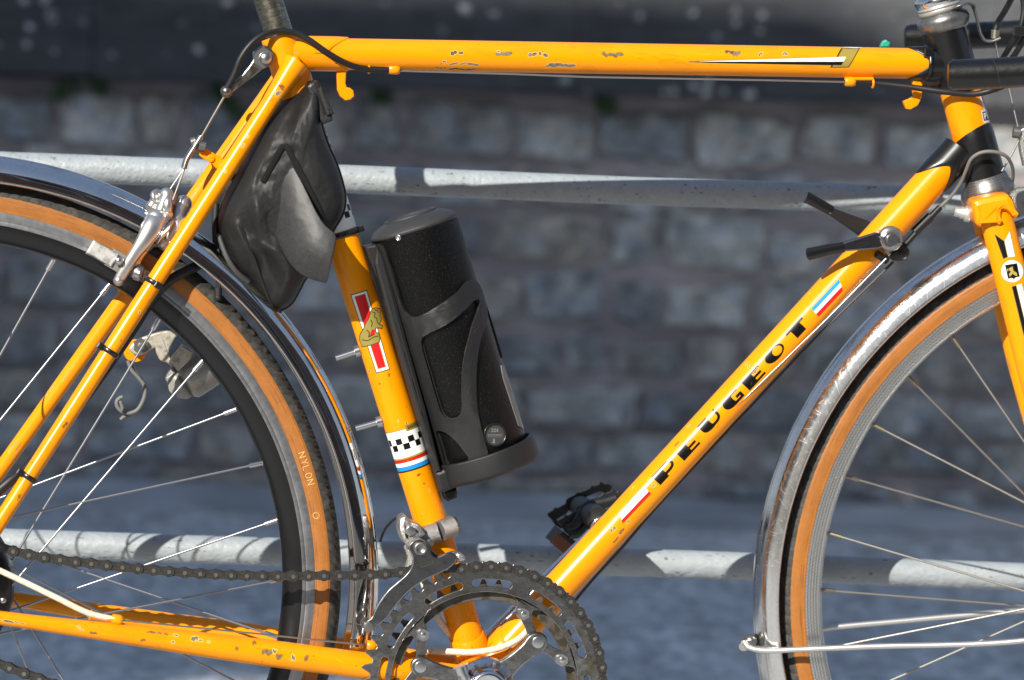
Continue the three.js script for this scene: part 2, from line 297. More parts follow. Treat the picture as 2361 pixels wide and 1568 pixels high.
{ // unseen brick building, added to mirror as dark bands in the chrome
  const o = WALL0.clone().addScaledVector(FACE, 11.5).addScaledVector(RIGHT, 7.2), T = thing('added_townhouse', 'unseen brick building across the road, added for dark reflections in the chrome', 'unseen_house', o); T.rotation.y = -CAM.yaw;
  const bn = tileNoise(20, 20, 171, 4); mesh('wall', new THREE.BoxGeometry(13, 6.4, 7).translate(0, 3.2, 3.5), mat({ map: pixTex(128, 128, (x, y) => { const v = 0.44 + 0.16 * (bn(x, y) - 0.5); return [v * 1.08, v * 0.88, v * 0.78]; }, { color: true, rep: [3, 2] }), roughness: 0.95 }), T);
  const rs = new THREE.Shape([[-0.25, 0], [7.25, 0], [3.5, 2.2]].map(p => new THREE.Vector2(p[0], p[1]))), rg = new THREE.ExtrudeGeometry(rs, { depth: 13.2, bevelEnabled: false }); rg.rotateY(-Math.PI / 2); rg.translate(6.6, 6.403, 0); mesh('roof', rg, mat({ color: lin(0.07, 0.07, 0.08), roughness: 0.8 }), T);
  const fr = mat({ color: lin(0.7, 0.7, 0.68), roughness: 0.6 }), gl = mat({ color: lin(0.03, 0.035, 0.04), roughness: 0.1 });
  for (let i = 0; i < 6; i++) for (const y of [0.9, 3.9]) { const x = -5.4 + i * 2.15, w = mesh('window', [new THREE.BoxGeometry(1.0, 0.08, 0.06).translate(x, y - 0.04, -0.03), new THREE.BoxGeometry(1.0, 0.08, 0.06).translate(x, y + 1.64, -0.03), new THREE.BoxGeometry(0.08, 1.6, 0.06).translate(x - 0.46, y + 0.8, -0.03), new THREE.BoxGeometry(0.08, 1.6, 0.06).translate(x + 0.46, y + 0.8, -0.03)], fr, T); mesh('pane', new THREE.BoxGeometry(0.84, 1.6, 0.02).translate(x, y + 0.8, -0.02), gl, w); }
}
{ // railing: two painted tubes on posts that stand outside the picture
  const n = V3(-0.095, 0, 1).normalize(), p0 = V3(0, 0, -0.194);
  const RL = thing('railing', 'pale grey painted tube railing with two rails behind the orange bicycle', 'railing', V3(0, GROUND, -0.194));
  const q = tileNoise(150, 8, 91, 4), q2 = tileNoise(560, 32, 93, 3), q3 = tileNoise(50, 3, 95, 4), q4 = tileNoise(420, 24, 97, 2);
  const tex = pixTex(2048, 128, (x, y) => {
    let v = 0.605 + 0.05 * (q(x, y) - 0.5) + 0.04 * (q2(x, y) - 0.5), c = [v * 0.955, v * 1.0, v * 1.025];
    const sp = q4(x, y) * 0.5 + q2(y, x) * 0.5; if (sp > 0.735) c = [0.30, 0.29, 0.27];
    const f = q3(x, y) + 0.35 * (q2(x, y) - 0.5); if (f > 0.72 && x < 0.26) c = [0.70, 0.58, 0.42];
    if (f > 0.90) c = [0.52, 0.33, 0.2];
    return c;
  }, { color: true });
  const bump = pixTex(2048, 128, (x, y) => 0.5 + 0.5 * (q(x, y) - 0.5) + 0.35 * (q2(x, y) - 0.5));
  const m = mat({ map: tex, bumpMap: bump, bumpScale: 0.0016, roughness: 0.5, clearcoat: 0.15, clearcoatRoughness: 0.4 });
  const R = 0.0128, lines = { upper: [[-900, 352], [-300, 371], [225, 390.5], [475, 400], [1000, 421], [1480, 440.7], [1770, 450], [2200, 466], [2700, 484]], lower: [[-900, 1221], [-300, 1240], [175, 1257], [525, 1268.7], [1000, 1283], [1500, 1298], [1900, 1312.5], [2361, 1330], [2700, 1342]] };
  for (const key of ['upper', 'lower']) {
    const pts = lines[key].map(p => onPlane(p[0], p[1], n, p0).add(V3(0, -GROUND, 0.194)));
    const ph = key === 'upper' ? 0 : 7.3, und = key === 'upper' ? 0.6 : 1.4;
    const g = sweep(pts, (s, a) => { const x = s * 130, ca = Math.cos(a), sa = Math.sin(a), low = Math.max(0, -sa - 0.1); return R + 0.00022 * fbm(x * 0.5, ca * 1.2 + ph, sa * 1.2) + 0.0011 * und * low * fbm(x * 1.6, ca * 2 + ph, sa * 2); }, { n: 40, seg: 900 });
    { const u = g.attributes.uv; for (let i = 0; i < u.count; i++) u.setX(i, key === 'upper' ? u.getX(i) : 0.28 + 0.7 * u.getX(i)); g.computeVertexNormals(); const N = g.attributes.normal; for (let i = 0; i <= 900; i++) { const a = i * 41, b = a + 40; const v = V3(N.getX(a) + N.getX(b), N.getY(a) + N.getY(b), N.getZ(a) + N.getZ(b)).normalize(); N.setXYZ(a, v.x, v.y, v.z); N.setXYZ(b, v.x, v.y, v.z); } }
    mesh('rail', g, m, RL);
  }
  for (const u of [-860, 2660]) { const b = onPlane(u, 460, n, p0).add(V3(0, -GROUND, 0.194)); const up = lines.upper; mesh('post', [rod(V3(b.x, 0.0, b.z), V3(b.x, u < 0 ? 0.735 : 0.71, b.z), 0.019), turned(V3(b.x, 0, b.z), V3(b.x, 1, b.z), [[0, 0], [0, 0.05], [0.008, 0.05], [0.008, 0]], 20)], m, RL); }
}
// ------------------------------------------------------------------ bicycle: materials
const base = V3(0, GROUND, 0);
const bike = thing('bicycle', 'orange racing bicycle with chrome mudguards standing along the grey railing', 'bicycle', base);
const put = (name, geo, m, parent = bike) => { const g = Array.isArray(geo) ? merge(geo) : geo; g.translate(0, -GROUND, 0); return mesh(name, g, m, parent); };
const ORANGE = '#f19200';
const paintO = { roughness: 0.40, clearcoat: 0.5, clearcoatRoughness: 0.25, specularIntensity: 0.12 };
const scuff = tileNoise(30, 30, 301, 4), fine = tileNoise(120, 120, 303, 3), streak = tileNoise(6, 90, 305, 3);
const plainTex = canTex(512, 512, (x, w, h) => { x.fillStyle = ORANGE; x.fillRect(0, 0, w, h); for (let i = 0; i < 26; i++) chip(x, rnd() * w, rnd() * h, rr(3, 12), rr(2, 7)); for (let i = 0; i < 240; i++) { x.fillStyle = 'rgba(90,60,25,0.35)'; x.fillRect(rnd() * w, rnd() * h, rr(1, 2.5), rr(1, 2)); } }, { rep: [1, 1] });
const orange = mat({ map: plainTex, ...paintO });
const grime = tileNoise(9, 9, 311, 5);
const chrome = mat({ color: lin(0.72, 0.72, 0.73), metalness: 1, roughness: 0.14 });
const scratchSet = new Set(); for (let k = 0; k < 220; k++) { let x = rnd() * 512, y = rnd() * 512, a = rr(0, 6.28), n = 6 + rnd() * 34; for (let i = 0; i < n; i++) { scratchSet.add((Math.floor(x) & 511) * 512 + (Math.floor(y) & 511)); x += Math.cos(a); y += Math.sin(a); a += rr(-0.05, 0.05); } }
const scr = (x, y) => scratchSet.has(Math.floor(x * 512) * 512 + Math.floor(y * 512));
const chromeRough = pixTex(512, 512, (x, y) => { return 0.12 + 0.08 * Math.pow(clamp((scuff(x, y) - 0.35) * 2.0), 1.5) + 0.10 * fine(x, y) + (scr(x, y) ? 0.25 : 0); }); chromeRough.repeat.set(9, 9);
const chromeBump = pixTex(512, 512, (x, y) => 0.5 + 0.5 * (fine(x, y) - 0.5) * clamp((scuff(x, y) - 0.5) * 5) + (scr(x, y) ? 0.3 : 0)); chromeBump.repeat.set(9, 9);
const chromeCol = pixTex(512, 512, (x, y) => { const g = clamp((grime(x, y) - 0.52) * 3.0) * 0.10, v = 0.87 - g - 0.05 * (fine(y, x) - 0.5); return [v, v * 0.985, v * 0.97]; }, { color: true }); chromeCol.repeat.set(5, 5);
const rearRough = pixTex(512, 512, (x, y) => 0.03 + 0.10 * Math.pow(clamp((grime(x, y) - 0.5) * 3), 1.5) + 0.03 * fine(x, y) + (scr(x, y) ? 0.2 : 0)); rearRough.repeat.set(4, 4);
const rearFenderM = mat({ map: chromeCol, metalness: 1, roughness: 1, roughnessMap: rearRough });
const fenderM = mat({ map: chromeCol, metalness: 1, roughness: 1, roughnessMap: chromeRough });
const steel = mat({ color: lin(0.42, 0.41, 0.40), metalness: 1, roughness: 0.34 });
const alloyTex = pixTex(256, 256, (x, y) => { const v = 0.78 + 0.14 * (scuff(x, y) - 0.5) - 0.16 * clamp((grime(x, y) - 0.52) * 4); return [v * 1.01, v, v * 0.97]; }, { color: true }); alloyTex.repeat.set(30, 30);
const castAlloy = mat({ color: lin(0.56, 0.55, 0.53), metalness: 0.9, roughness: 0.34 });
const alloy = mat({ map: alloyTex, color: lin(0.72, 0.72, 0.73), metalness: 0.78, roughness: 0.33, bumpMap: pixTex(256, 256, (x, y) => fine(x, y), { rep: [30, 30] }), bumpScale: 0.0003 });
const dirtyTex = pixTex(256, 256, (x, y) => { const d = clamp((grime(x, y) - 0.42) * 4), v = 0.60 - 0.18 * d; return [v, v * (1 - 0.05 * d), v * (1 - 0.14 * d)]; }, { color: true }); dirtyTex.repeat.set(18, 18);
const dirtySteel = mat({ map: dirtyTex, metalness: 0.9, roughness: 0.38 });
const darkChromeTex = pixTex(512, 512, (x, y) => { const d = clamp((scuff(x, y) - 0.52) * 3.2), e = clamp((grime(y, x) - 0.55) * 4); const v = 0.66 - 0.16 * d - 0.12 * e; return [v + 0.04 * e, v * 0.99 + 0.02 * e, v * 0.98 - 0.03 * e]; }, { color: true }); darkChromeTex.repeat.set(10, 10);
const pitted = mat({ map: darkChromeTex, metalness: 1, roughness: 0.27, bumpMap: pixTex(256, 256, (x, y) => grime(x, y), { rep: [9, 9] }), bumpScale: 0.0003, roughnessMap: pixTex(256, 256, (x, y) => 0.75 + 0.7 * (scuff(x, y) - 0.4), { rep: [10, 10] }) });
const chainM = mat({ map: pixTex(128, 128, (x, y) => { const v = 0.31 + 0.18 * (scuff(x, y) - 0.5); return [v * 1.03, v * 0.99, v * 0.94]; }, { color: true, rep: [40, 40] }), metalness: 0.85, roughness: 0.42 });
const pinM = mat({ color: lin(0.45, 0.44, 0.42), metalness: 1, roughness: 0.3 });
const black = mat({ color: lin(0.006, 0.006, 0.0065), roughness: 0.30, clearcoat: 0.25, clearcoatRoughness: 0.3 });
const rubber = mat({ color: lin(0.007, 0.007, 0.0075), roughness: 0.5 });
const plasticBlack = mat({ color: lin(0.011, 0.011, 0.0115), roughness: 0.44, bumpMap: pixTex(128, 128, (x, y) => fine(x, y), { rep: [60, 60] }), bumpScale: 0.00012 });
const zinc = mat({ color: lin(0.62, 0.62, 0.62), metalness: 1, roughness: 0.28 });
const white = mat({ map: pixTex(128, 128, (x, y) => { const d = clamp((grime(x, y) - 0.55) * 4) * 0.1; return [0.87 - d, 0.83 - d * 1.2, 0.74 - d * 1.4]; }, { color: true, rep: [6, 2] }), roughness: 0.55 });
const wireM = mat({ color: lin(0.42, 0.41, 0.38), metalness: 1, roughness: 0.38 });
const greyWire = mat({ color: lin(0.15, 0.148, 0.14), roughness: 0.6 });

function chip(x, cx, cy, w, h, col) { // flaked paint with primer and metal showing, several flakes run together
  const n = 4 + Math.floor(rnd() * 5), fl = []; for (let i = 0; i < n; i++) { const t = n > 1 ? i / (n - 1) * 2 - 1 : 0; fl.push([cx + t * w * 0.72 + rr(-0.12, 0.12) * w, cy + rr(-0.45, 0.45) * h, w * rr(0.14, 0.34), h * rr(0.35, 0.75), rr(-0.4, 0.4)]); }
  const all = (g, c) => { x.fillStyle = c; for (const f of fl) { x.beginPath(); x.ellipse(f[0], f[1], f[2] + g, f[3] + g, f[4], 0, 7); x.fill(); } };
  all(1.3, rnd() < 0.6 ? 'rgba(255,205,150,0.75)' : 'rgba(150,75,20,0.7)'); all(0, col || ['#6c6650', '#77716a', '#5c5647', '#7b6a5c'][Math.floor(rnd() * 4)]);
  for (let i = 0; i < 5; i++) { const f = fl[Math.floor(rnd() * n)]; x.fillStyle = ['rgba(45,32,26,0.45)', 'rgba(150,145,130,0.5)', 'rgba(120,60,25,0.5)'][i % 3]; x.beginPath(); x.ellipse(f[0] + rr(-0.5, 0.5) * f[2], f[1] + rr(-0.5, 0.5) * f[3], f[2] * rr(0.2, 0.5), f[3] * rr(0.2, 0.5), 0, 0, 7); x.fill(); }
}
// where a point of the sheet lies on the skin of a straight tube, in pixels of that tube's own wrap
function wrapOf(a, b, r, W, H) {
  const T = b.clone().sub(a), L = T.length(); T.normalize();
  const N = V3(0, 0, 1).addScaledVector(T, -T.z).normalize(), B = N.clone().cross(T);
  return (u, v) => {
    const d = ray(u, v).normalize(), o = eye().sub(a);
    const dp = d.clone().addScaledVector(T, -d.dot(T)), op = o.clone().addScaledVector(T, -o.dot(T));
    const qa = dp.dot(dp), qb = op.dot(dp), disc = qb * qb - qa * (op.dot(op) - r * r);
    const t = (-qb - Math.sqrt(Math.max(0, disc))) / qa, p = o.addScaledVector(d, t);
    return [p.dot(T) / L * W, H * (0.5 - Math.atan2(p.dot(B), p.dot(N)) / (2 * Math.PI))];
  };
}
function decorated(name, a, b, r, W, H, draw, parent, o = {}) {
  const h = wrapOf(a, b, r, W, H);
  const t = canTex(W, H, (x) => {
    x.fillStyle = ORANGE; x.fillRect(0, 0, W, H);
    for (let i = 0; i < 90; i++) { x.fillStyle = ['rgba(150,80,10,0.05)', 'rgba(255,190,60,0.05)', 'rgba(110,65,20,0.06)'][i % 3]; x.beginPath(); x.ellipse(rnd() * W, rnd() * H, rr(8, 70), rr(4, 26), rr(-0.3, 0.3), 0, 7); x.fill(); }
    for (let i = 0; i < 50; i++) { x.strokeStyle = ['rgba(255,215,140,0.30)', 'rgba(120,65,15,0.30)'][i % 2]; x.lineWidth = rr(0.6, 1.4); const X = rnd() * W, Y = rnd() * H; x.beginPath(); x.moveTo(X, Y); x.lineTo(X + rr(-34, 34), Y + rr(-7, 7)); x.stroke(); }
    for (let i = 0; i < (o.specks || 60); i++) { x.fillStyle = ['rgba(70,45,20,0.55)', 'rgba(120,80,30,0.4)', 'rgba(255,210,150,0.35)'][i % 3]; x.beginPath(); x.ellipse(rnd() * W, rnd() * H, rr(0.6, 2.6), rr(0.5, 1.6), 0, 0, 7); x.fill(); }
    const poly = (pts, col) => { x.fillStyle = col; x.beginPath(); pts.forEach((p, i) => { const q = h(p[0], p[1]); i ? x.lineTo(q[0], q[1]) : x.moveTo(q[0], q[1]); }); x.closePath(); x.fill(); };
    const stroke = (pts, col, w) => { x.strokeStyle = col; x.lineWidth = w; x.lineJoin = 'round'; x.beginPath(); pts.forEach((p, i) => { const q = h(p[0], p[1]); i ? x.lineTo(q[0], q[1]) : x.moveTo(q[0], q[1]); }); x.closePath(); x.stroke(); };
    draw(x, h, poly, stroke, W, H);
    for (let i = 0; i < 70; i++) { x.strokeStyle = i % 4 ? ORANGE : 'rgba(110,70,30,0.7)'; x.lineWidth = rr(0.7, 2.0); const X = rnd() * W, Y = rnd() * H; x.beginPath(); x.moveTo(X, Y); x.lineTo(X + rr(-9, 9), Y + rr(-6, 6)); x.stroke(); } // nicks through paint and transfers alike
  });
  t.wrapS = THREE.ClampToEdgeWrapping;
  const m = mat({ map: t, ...paintO });
  const dir = b.clone().sub(a), pts = []; for (let i = 0; i <= 24; i++) pts.push(a.clone().addScaledVector(dir, i / 24));
  return put(name, sweep(pts, o.rad || r, { n: 40, ovN: o.ovN, ovB: o.ovB }), m, parent);
}
// lug: a sleeve whose end is cut to edge(angle)
function sleeve(a, b, r, edge, n = 48, m = 6) {
  const T = b.clone().sub(a).normalize(), N = V3(0, 0, 1).addScaledVector(T, -T.z).normalize(), B = N.clone().cross(T), pos = [], uv = [], idx = [];
  for (let i = 0; i <= m + 1; i++) for (let j = 0; j <= n; j++) {
    const an = (j / n - 0.5) * 2 * Math.PI, e = edge(an), t = Math.min(1, i / m), rad = i > m ? r - 0.0016 : r - (i === m ? 0.0004 : 0);
    const p = a.clone().addScaledVector(T, e * t + (i > m ? 0.0002 : 0)).addScaledVector(N, Math.cos(an) * rad).addScaledVector(B, Math.sin(an) * rad);
    pos.push(p.x, p.y, p.z); uv.push(e * t * 4, j / n);
  }
  const k = n + 1; for (let i = 0; i <= m; i++) for (let j = 0; j < n; j++) { const q = i * k + j; idx.push(q, q + k, q + k + 1, q, q + k + 1, q + 1); }
  const g = new THREE.BufferGeometry(); g.setAttribute('position', new THREE.Float32BufferAttribute(pos, 3)); g.setAttribute('uv', new THREE.Float32BufferAttribute(uv, 2)); g.setIndex(idx); g.computeVertexNormals(); return g;
}

// ------------------------------------------------------------------ frame
const frame = group('frame', bike);
const BB = V3(0, 0, 0), stTop = at(653, 112), stBot = at(1106, 1562);
const ttA = at(657, 122.5), ttB = at(2172, 147.5), dtA = at(1116, 1545), dtB = at(2212, 347);
const htT = at(2176, 68), htB = at(2268, 408);
const PSI = -0.20, hAxis = htT.clone().sub(htB).normalize(), SQ = new THREE.Quaternion().setFromAxisAngle(hAxis, PSI), SQi = SQ.clone().invert(); // fork turned a little to the near side
const steerOn = () => { STEER = { qi: SQi, o: htB.clone().add(CAM.c.clone().sub(htB).applyQuaternion(SQi)) }; }, steerOff = () => { STEER = null; };
function steer(g) { const h = htB.clone(); h.y -= GROUND; g.quaternion.copy(SQ); g.position.copy(h.clone().sub(h.clone().applyQuaternion(SQ))); return g; }
const RT = 0.0132, RS = 0.0143, RD = 0.0144, RH = 0.0175;
decorated('top_tube', ttA, ttB, RT, 2048, 300, (x, h, poly) => {
  const ch = (u, v, w, hh) => { const q = h(u, v); chip(x, q[0], q[1], w * 1.6, hh * 1.9); };
  for (const [u, v, w, hh] of [[1055, 123, 13, 5], [1162, 124, 18, 4], [1238, 124, 20, 5], [1410, 125.5, 22, 5], [1073, 148, 32, 3], [1062, 160, 30, 3], [1016, 157, 11, 3], [1288, 151, 30, 4], [1685, 120, 12, 5], [1700, 122, 8, 6], [1755, 125, 5, 5], [1810, 124, 6, 4], [1025, 143, 4, 3], [1150, 119, 3, 2]]) ch(u, v, w, hh);
  x.strokeStyle = 'rgba(200,90,20,0.5)'; x.lineWidth = 1.5; for (let i = 0; i < 14; i++) { const q = h(rr(1440, 1600), rr(122, 150)); x.beginPath(); x.moveTo(q[0], q[1]); x.lineTo(q[0] + rr(-30, 40), q[1] + rr(-8, 8)); x.stroke(); }
  poly([[1588, 140], [1955, 130], [1940, 152], [1588, 144.5]], '#8d7c3a');
  poly([[1612, 141.5], [1952, 131.2], [1944, 142.3], [1612, 142.4]], '#e9e6dd');
  poly([[1600, 142.4], [1944, 142.3], [1938, 150.5], [1640, 145]], '#141210');
  poly([[1940, 111], [1984, 111], [1957, 155.5], [1914, 155.8]], '#17130d'); poly([[1943, 112], [1981, 112], [1956, 154], [1918, 154.3]], '#94833c');
  poly([[1928, 131.7], [1953, 131], [1944, 150], [1925, 150.5]], '#94833c'); poly([[1900, 132.6], [1951, 131], [1945, 142.2], [1900, 142.4]], '#e9e6dd'); poly([[1900, 142.4], [1945, 142.2], [1940, 150.3], [1900, 149.5]], '#141210');
  const c = h(1966, 108); x.fillStyle = '#7d6d38'; x.beginPath(); x.ellipse(c[0], c[1] - 6, 42, 25, 0, 0, 7); x.fill(); x.fillStyle = '#ece9e2'; x.beginPath(); x.ellipse(c[0], c[1] - 6, 38, 22, 0, 0, 7); x.fill();
  x.fillStyle = '#1a1815'; x.fillRect(c[0] - 24, c[1] - 14, 48, 12); x.fillStyle = '#c9c2a8'; x.fillRect(c[0] - 20, c[1] - 11, 8, 6); x.fillRect(c[0] - 6, c[1] - 11, 10, 6); x.fillRect(c[0] + 10, c[1] - 11, 9, 6);
}, frame, { specks: 160 });

decorated('seat_tube', stBot, stTop, RS, 2048, 330, (x, h, poly, stroke, W, H) => {
  const Z = (a, b) => [795.5 + a * 0.33067, 605.3 + b * 0.33067], zp = l => l.map(p => Z(...p));
  const k = W / stBot.distanceTo(stTop), ky = H / (2 * Math.PI * RS), S = (u, v) => h(u, v)[0];
  // bands lie square round the tube
  const band = (s0, s1, col) => { x.fillStyle = col; x.fillRect(Math.min(s0, s1), 0, Math.abs(s1 - s0), H); };
  const checks = (s0, s1) => {
    band(s0, s1, '#8d7c3a'); band(s0 + 3, s1 - 3, '#f0eeea'); const q = 0.0052 * k, qh = H / 16, m = (s0 + s1) / 2 - q;
    x.fillStyle = '#100f10'; for (let i = 0; i < 16; i += 2) { x.fillRect(m + q, i * qh + 4, q, qh); x.fillRect(m, (i + 1) * qh + 4, q, qh); }
  };
  const b0 = S(925.5, 990), b1 = S(946.5, 1054), b2 = S(955, 1082);
  checks(b1, b0); const w3 = (b1 - b2) / 3.2; band(b1 - 2, b2 - 3, '#2b2415'); band(b1 - 4, b1 - w3, '#cf1f22'); band(b1 - w3, b1 - 2 * w3, '#f2f0ec'); band(b1 - 2 * w3, b2 + 2, '#1e86cc');
  const c0 = S(770, 452), c1 = S(798, 533); checks(c1, c0);
  { const [s, yy] = h(742, 314); x.fillStyle = '#a08f58'; x.fillRect(s - 44, yy - 50, 92, 100); x.fillStyle = '#20222c'; x.fillRect(s - 40, yy - 46, 34, 92); x.save(); x.translate(s - 12, yy); x.rotate(Math.PI / 2); x.fillStyle = '#efeee9'; x.font = 'bold 26px sans-serif'; x.fillText('PEUGEOT', -40, 18); x.fillStyle = '#3a3325'; x.font = 'bold 24px sans-serif'; x.fillText('CADRE', -40, -18); x.restore(); }
  poly(zp([[38, 224], [152, 190], [313, 746], [217, 773]]), '#1a120a'); poly(zp([[44, 228], [150, 196], [307, 742], [220, 767]]), '#f1eee9');
  poly(zp([[66, 238], [140, 216], [286, 728], [229, 745]]), '#8d6d33'); poly(zp([[72, 243], [137, 223], [280, 724], [232, 739]]), '#d81e1f');
  poly(zp([[190, 322], [215, 316], [245, 324], [249, 345], [246, 372], [257, 388], [240, 430], [264, 440], [259, 462], [236, 457], [212, 458], [217, 490], [236, 490], [244, 520], [241, 556], [180, 576], [113, 590], [108, 560], [98, 540], [104, 500], [130, 458], [145, 420], [163, 392], [178, 345]]), '#8f8142');
  stroke(zp([[190, 322], [215, 316], [245, 324], [249, 345], [246, 372], [257, 388], [240, 430], [264, 440], [259, 462], [236, 457], [212, 458], [217, 490], [236, 490], [244, 520], [241, 556], [180, 576], [113, 590], [108, 560], [98, 540], [104, 500], [130, 458], [145, 420], [163, 392], [178, 345]]), '#2e2612', 2.2);
  poly(zp([[165, 520], [205, 500], [212, 470], [190, 465]]), '#c3201c');
  for (const l of [[[190, 345], [210, 352], [205, 380], [225, 392]], [[178, 400], [190, 420], [185, 450]], [[220, 395], [228, 420], [240, 432]], [[150, 470], [170, 490], [165, 520], [205, 500]], [[120, 540], [160, 545], [200, 520], [235, 512]], [[205, 330], [222, 334], [232, 350]]]) { x.strokeStyle = '#2e2612'; x.lineWidth = 2.4; x.beginPath(); zp(l).forEach((p, i) => { const q = h(...p); i ? x.lineTo(...q) : x.moveTo(...q); }); x.stroke(); }
  for (const [u, v, w, hh] of [[851, 856, 6, 4], [897, 865, 4, 3], [875, 885, 2, 2], [918, 971, 3, 2], [938, 977, 6, 3], [965, 1095, 3, 6], [990, 1130, 3, 2], [978, 1115, 2, 2], [860, 610, 4, 2]]) { const q = h(u, v); chip(x, q[0], q[1], w, hh, '#6a4a20'); }
  { const q = h(957, 986); x.save(); x.translate(q[0], q[1]); x.fillStyle = '#8d7c3a'; x.fillRect(-2, -34, 20, 62); x.rotate(Math.PI / 2); x.fillStyle = '#1d180d'; x.font = 'bold 15px sans-serif'; x.fillText('MADE IN', -28, -3); x.restore(); }
  x.fillStyle = 'rgba(90,55,20,0.5)'; for (let i = 0; i < 240; i++) { const s = Math.pow(rnd(), 1.5) * W * 0.28; x.beginPath(); x.arc(s, rnd() * H, rr(0.6, 2), 0, 7); x.fill(); }
}, frame, { specks: 120 });

decorated('down_tube', dtA, dtB, RD, 2048, 330, (x, h, poly, stroke, W, H) => {
  const k = W / dtA.distanceTo(dtB) / 1000, ky = H / (2 * Math.PI * RD) / 1000;
  // word in heavy-left, hairline-right capitals running up the tube
  const words = ['P', 'E', 'U', 'G', 'E', 'O', 'T'], starts = [[1523, 1119], [1578, 1063], [1628, 1003], [1680.5, 951.5], [1729, 901], [1777, 846], [1830, 790]];
  const C = 10.8;
  words.forEach((L, i) => {
    const q = h(...starts[i]); x.save(); x.translate(q[0], q[1]); x.scale(k, -ky); x.fillStyle = x.strokeStyle = '#0f0d0c'; x.lineWidth = 2.4;
    const rect = (a, b, c, d) => x.fillRect(a, b, c, d);
    if (L === 'P') { rect(0, 0, 11, C); x.beginPath(); x.moveTo(10, C - 1.2); x.lineTo(15, C - 1.2); x.bezierCurveTo(23, C - 1.2, 23, 3.4, 15, 3.4); x.lineTo(10, 3.4); x.stroke(); }
    if (L === 'E') { rect(0, 0, 11, C); rect(0, 0, 20.5, 2.0); rect(0, 3.9, 19, 2.0); rect(0, C - 2.0, 20.5, 2.0); }
    if (L === 'U') { x.beginPath(); x.moveTo(0, C); x.lineTo(0, 4.5); x.bezierCurveTo(0, -1.5, 11, -0.8, 13, 0.2); x.lineTo(11, 2.4); x.bezierCurveTo(10.5, 3, 10.5, 5, 10.5, 6.5); x.lineTo(10.5, C); x.closePath(); x.fill(); x.beginPath(); x.moveTo(9, 1.4); x.bezierCurveTo(17, 0.4, 20, 2, 20, 5.5); x.lineTo(20, C); x.stroke(); }
    if (L === 'G') { x.beginPath(); x.moveTo(13, C); x.bezierCurveTo(2, C + 1, 0, 8, 0, 5.4); x.bezierCurveTo(0, 2, 4, -0.5, 12, 0); x.lineTo(12, 2.2); x.bezierCurveTo(10.5, 3, 10.5, 8, 12, C - 2.2); x.closePath(); x.fill(); x.beginPath(); x.moveTo(11, 1.2); x.lineTo(19, 1.2); x.lineTo(19, 4); x.stroke(); rect(14, 3.2, 6.2, 2.4); x.beginPath(); x.moveTo(11, C - 1.2); x.lineTo(19, C - 1.2); x.stroke(); }
    if (L === 'O') { x.beginPath(); x.ellipse(10.5, C / 2, 10.5, C / 2 + 0.3, 0, 0, 7); x.fill(); x.fillStyle = ORANGE; x.beginPath(); x.ellipse(14, C / 2, 5, C / 2 - 1.8, 0, 0, 7); x.fill(); }
    if (L === 'T') { rect(5, 0, 11, C); rect(0, C - 2.6, 21, 2.6); }
    x.restore();
  });
  const tri = (p) => { const lerp = (a, b, t) => [a[0] + (b[0] - a[0]) * t, a[1] + (b[1] - a[1]) * t]; const [a, b, c, d] = p; poly(p, '#8d7c3a'); const e = (t0, t1, col) => poly([lerp(a, d, t0), lerp(b, c, t0), lerp(b, c, t1), lerp(a, d, t1)], col); e(0.02, 0.34, '#2b8fd6'); e(0.34, 0.66, '#f2f0ec'); e(0.66, 0.97, '#d4201f'); };
  tri([[1870, 711], [1934, 643], [1944, 671], [1888, 731]]); tri([[1428, 1182], [1484, 1121], [1502, 1139], [1436, 1208]]);
  for (const [u, v, w, hh] of [[1497, 1108, 7, 6], [1507, 1120, 5, 4], [1414, 1221, 8, 8], [1560, 1023, 8, 3], [1588, 982, 5, 3], [1721, 838, 5, 3], [1726, 845, 4, 3], [1460, 1124, 3, 2], [1742, 855, 12, 4], [1866, 677, 2, 2], [1433, 1225, 9, 4], [1420, 1245, 10, 2], [1448, 1202, 7, 3]]) { const q = h(u, v); chip(x, q[0], q[1], w * 1.1, hh * 1.1, '#76654c'); }
}, frame, { specks: 110 });

decorated('head_tube', htB, htT, RH, 512, 400, (x, h, poly) => {
  poly([[2257, 216], [2272, 216], [2296, 300], [2284, 302]], '#e6e2dc'); poly([[2261, 218], [2270, 218], [2291, 297], [2287, 299]], '#9d2730');
  poly([[2262, 255], [2284, 252], [2290, 278], [2268, 284]], '#d9d6d0'); poly([[2265, 258], [2284, 255], [2288, 274], [2269, 279]], '#20222c');
  const q = h(2277, 267); x.save(); x.translate(q[0], q[1]); x.rotate(Math.PI / 2); x.fillStyle = '#eeeae0'; x.font = 'bold 30px sans-serif'; x.fillText('PE', -26, 8); x.restore();
}, frame, { specks: 30 });
// black painted lugs at the head
put('head_lug', [sleeve(ttB, ttA, RT + 0.0016, a => 0.0145 + 0.0165 * Math.pow(Math.abs(Math.sin(a)), 1.6)), sleeve(htT.clone().addScaledVector(hAxis, 0.002), htB, RH + 0.0014, a => 0.056 + 0.002 * Math.cos(2 * a)), ball(at(2150, 168), 0.0145, 1, 1, 0.8)], black, frame);
put('head_lug', [sleeve(dtB, dtA, RD + 0.0016, a => 0.0185 + 0.022 * Math.pow(Math.abs(Math.sin(a)), 1.5)), sleeve(htB.clone().addScaledVector(hAxis, -0.008), htT, RH + 0.0014, a => 0.046 + 0.007 * Math.cos(a + 0.6))], black, frame);
put('cable_tie', [sweep(Array.from({ length: 25 }, (_, i) => { const a = i / 24 * 6.283, c = at(2136, 148); return V3(c.x, c.y + 0.0152 * Math.sin(a), 0.0152 * Math.cos(a)); }), 0.0014, { n: 6, ovB: 1.6 }), boxAt(at(2140, 121, 0.012), 0.008, 0.008, 0.006)], black, frame);
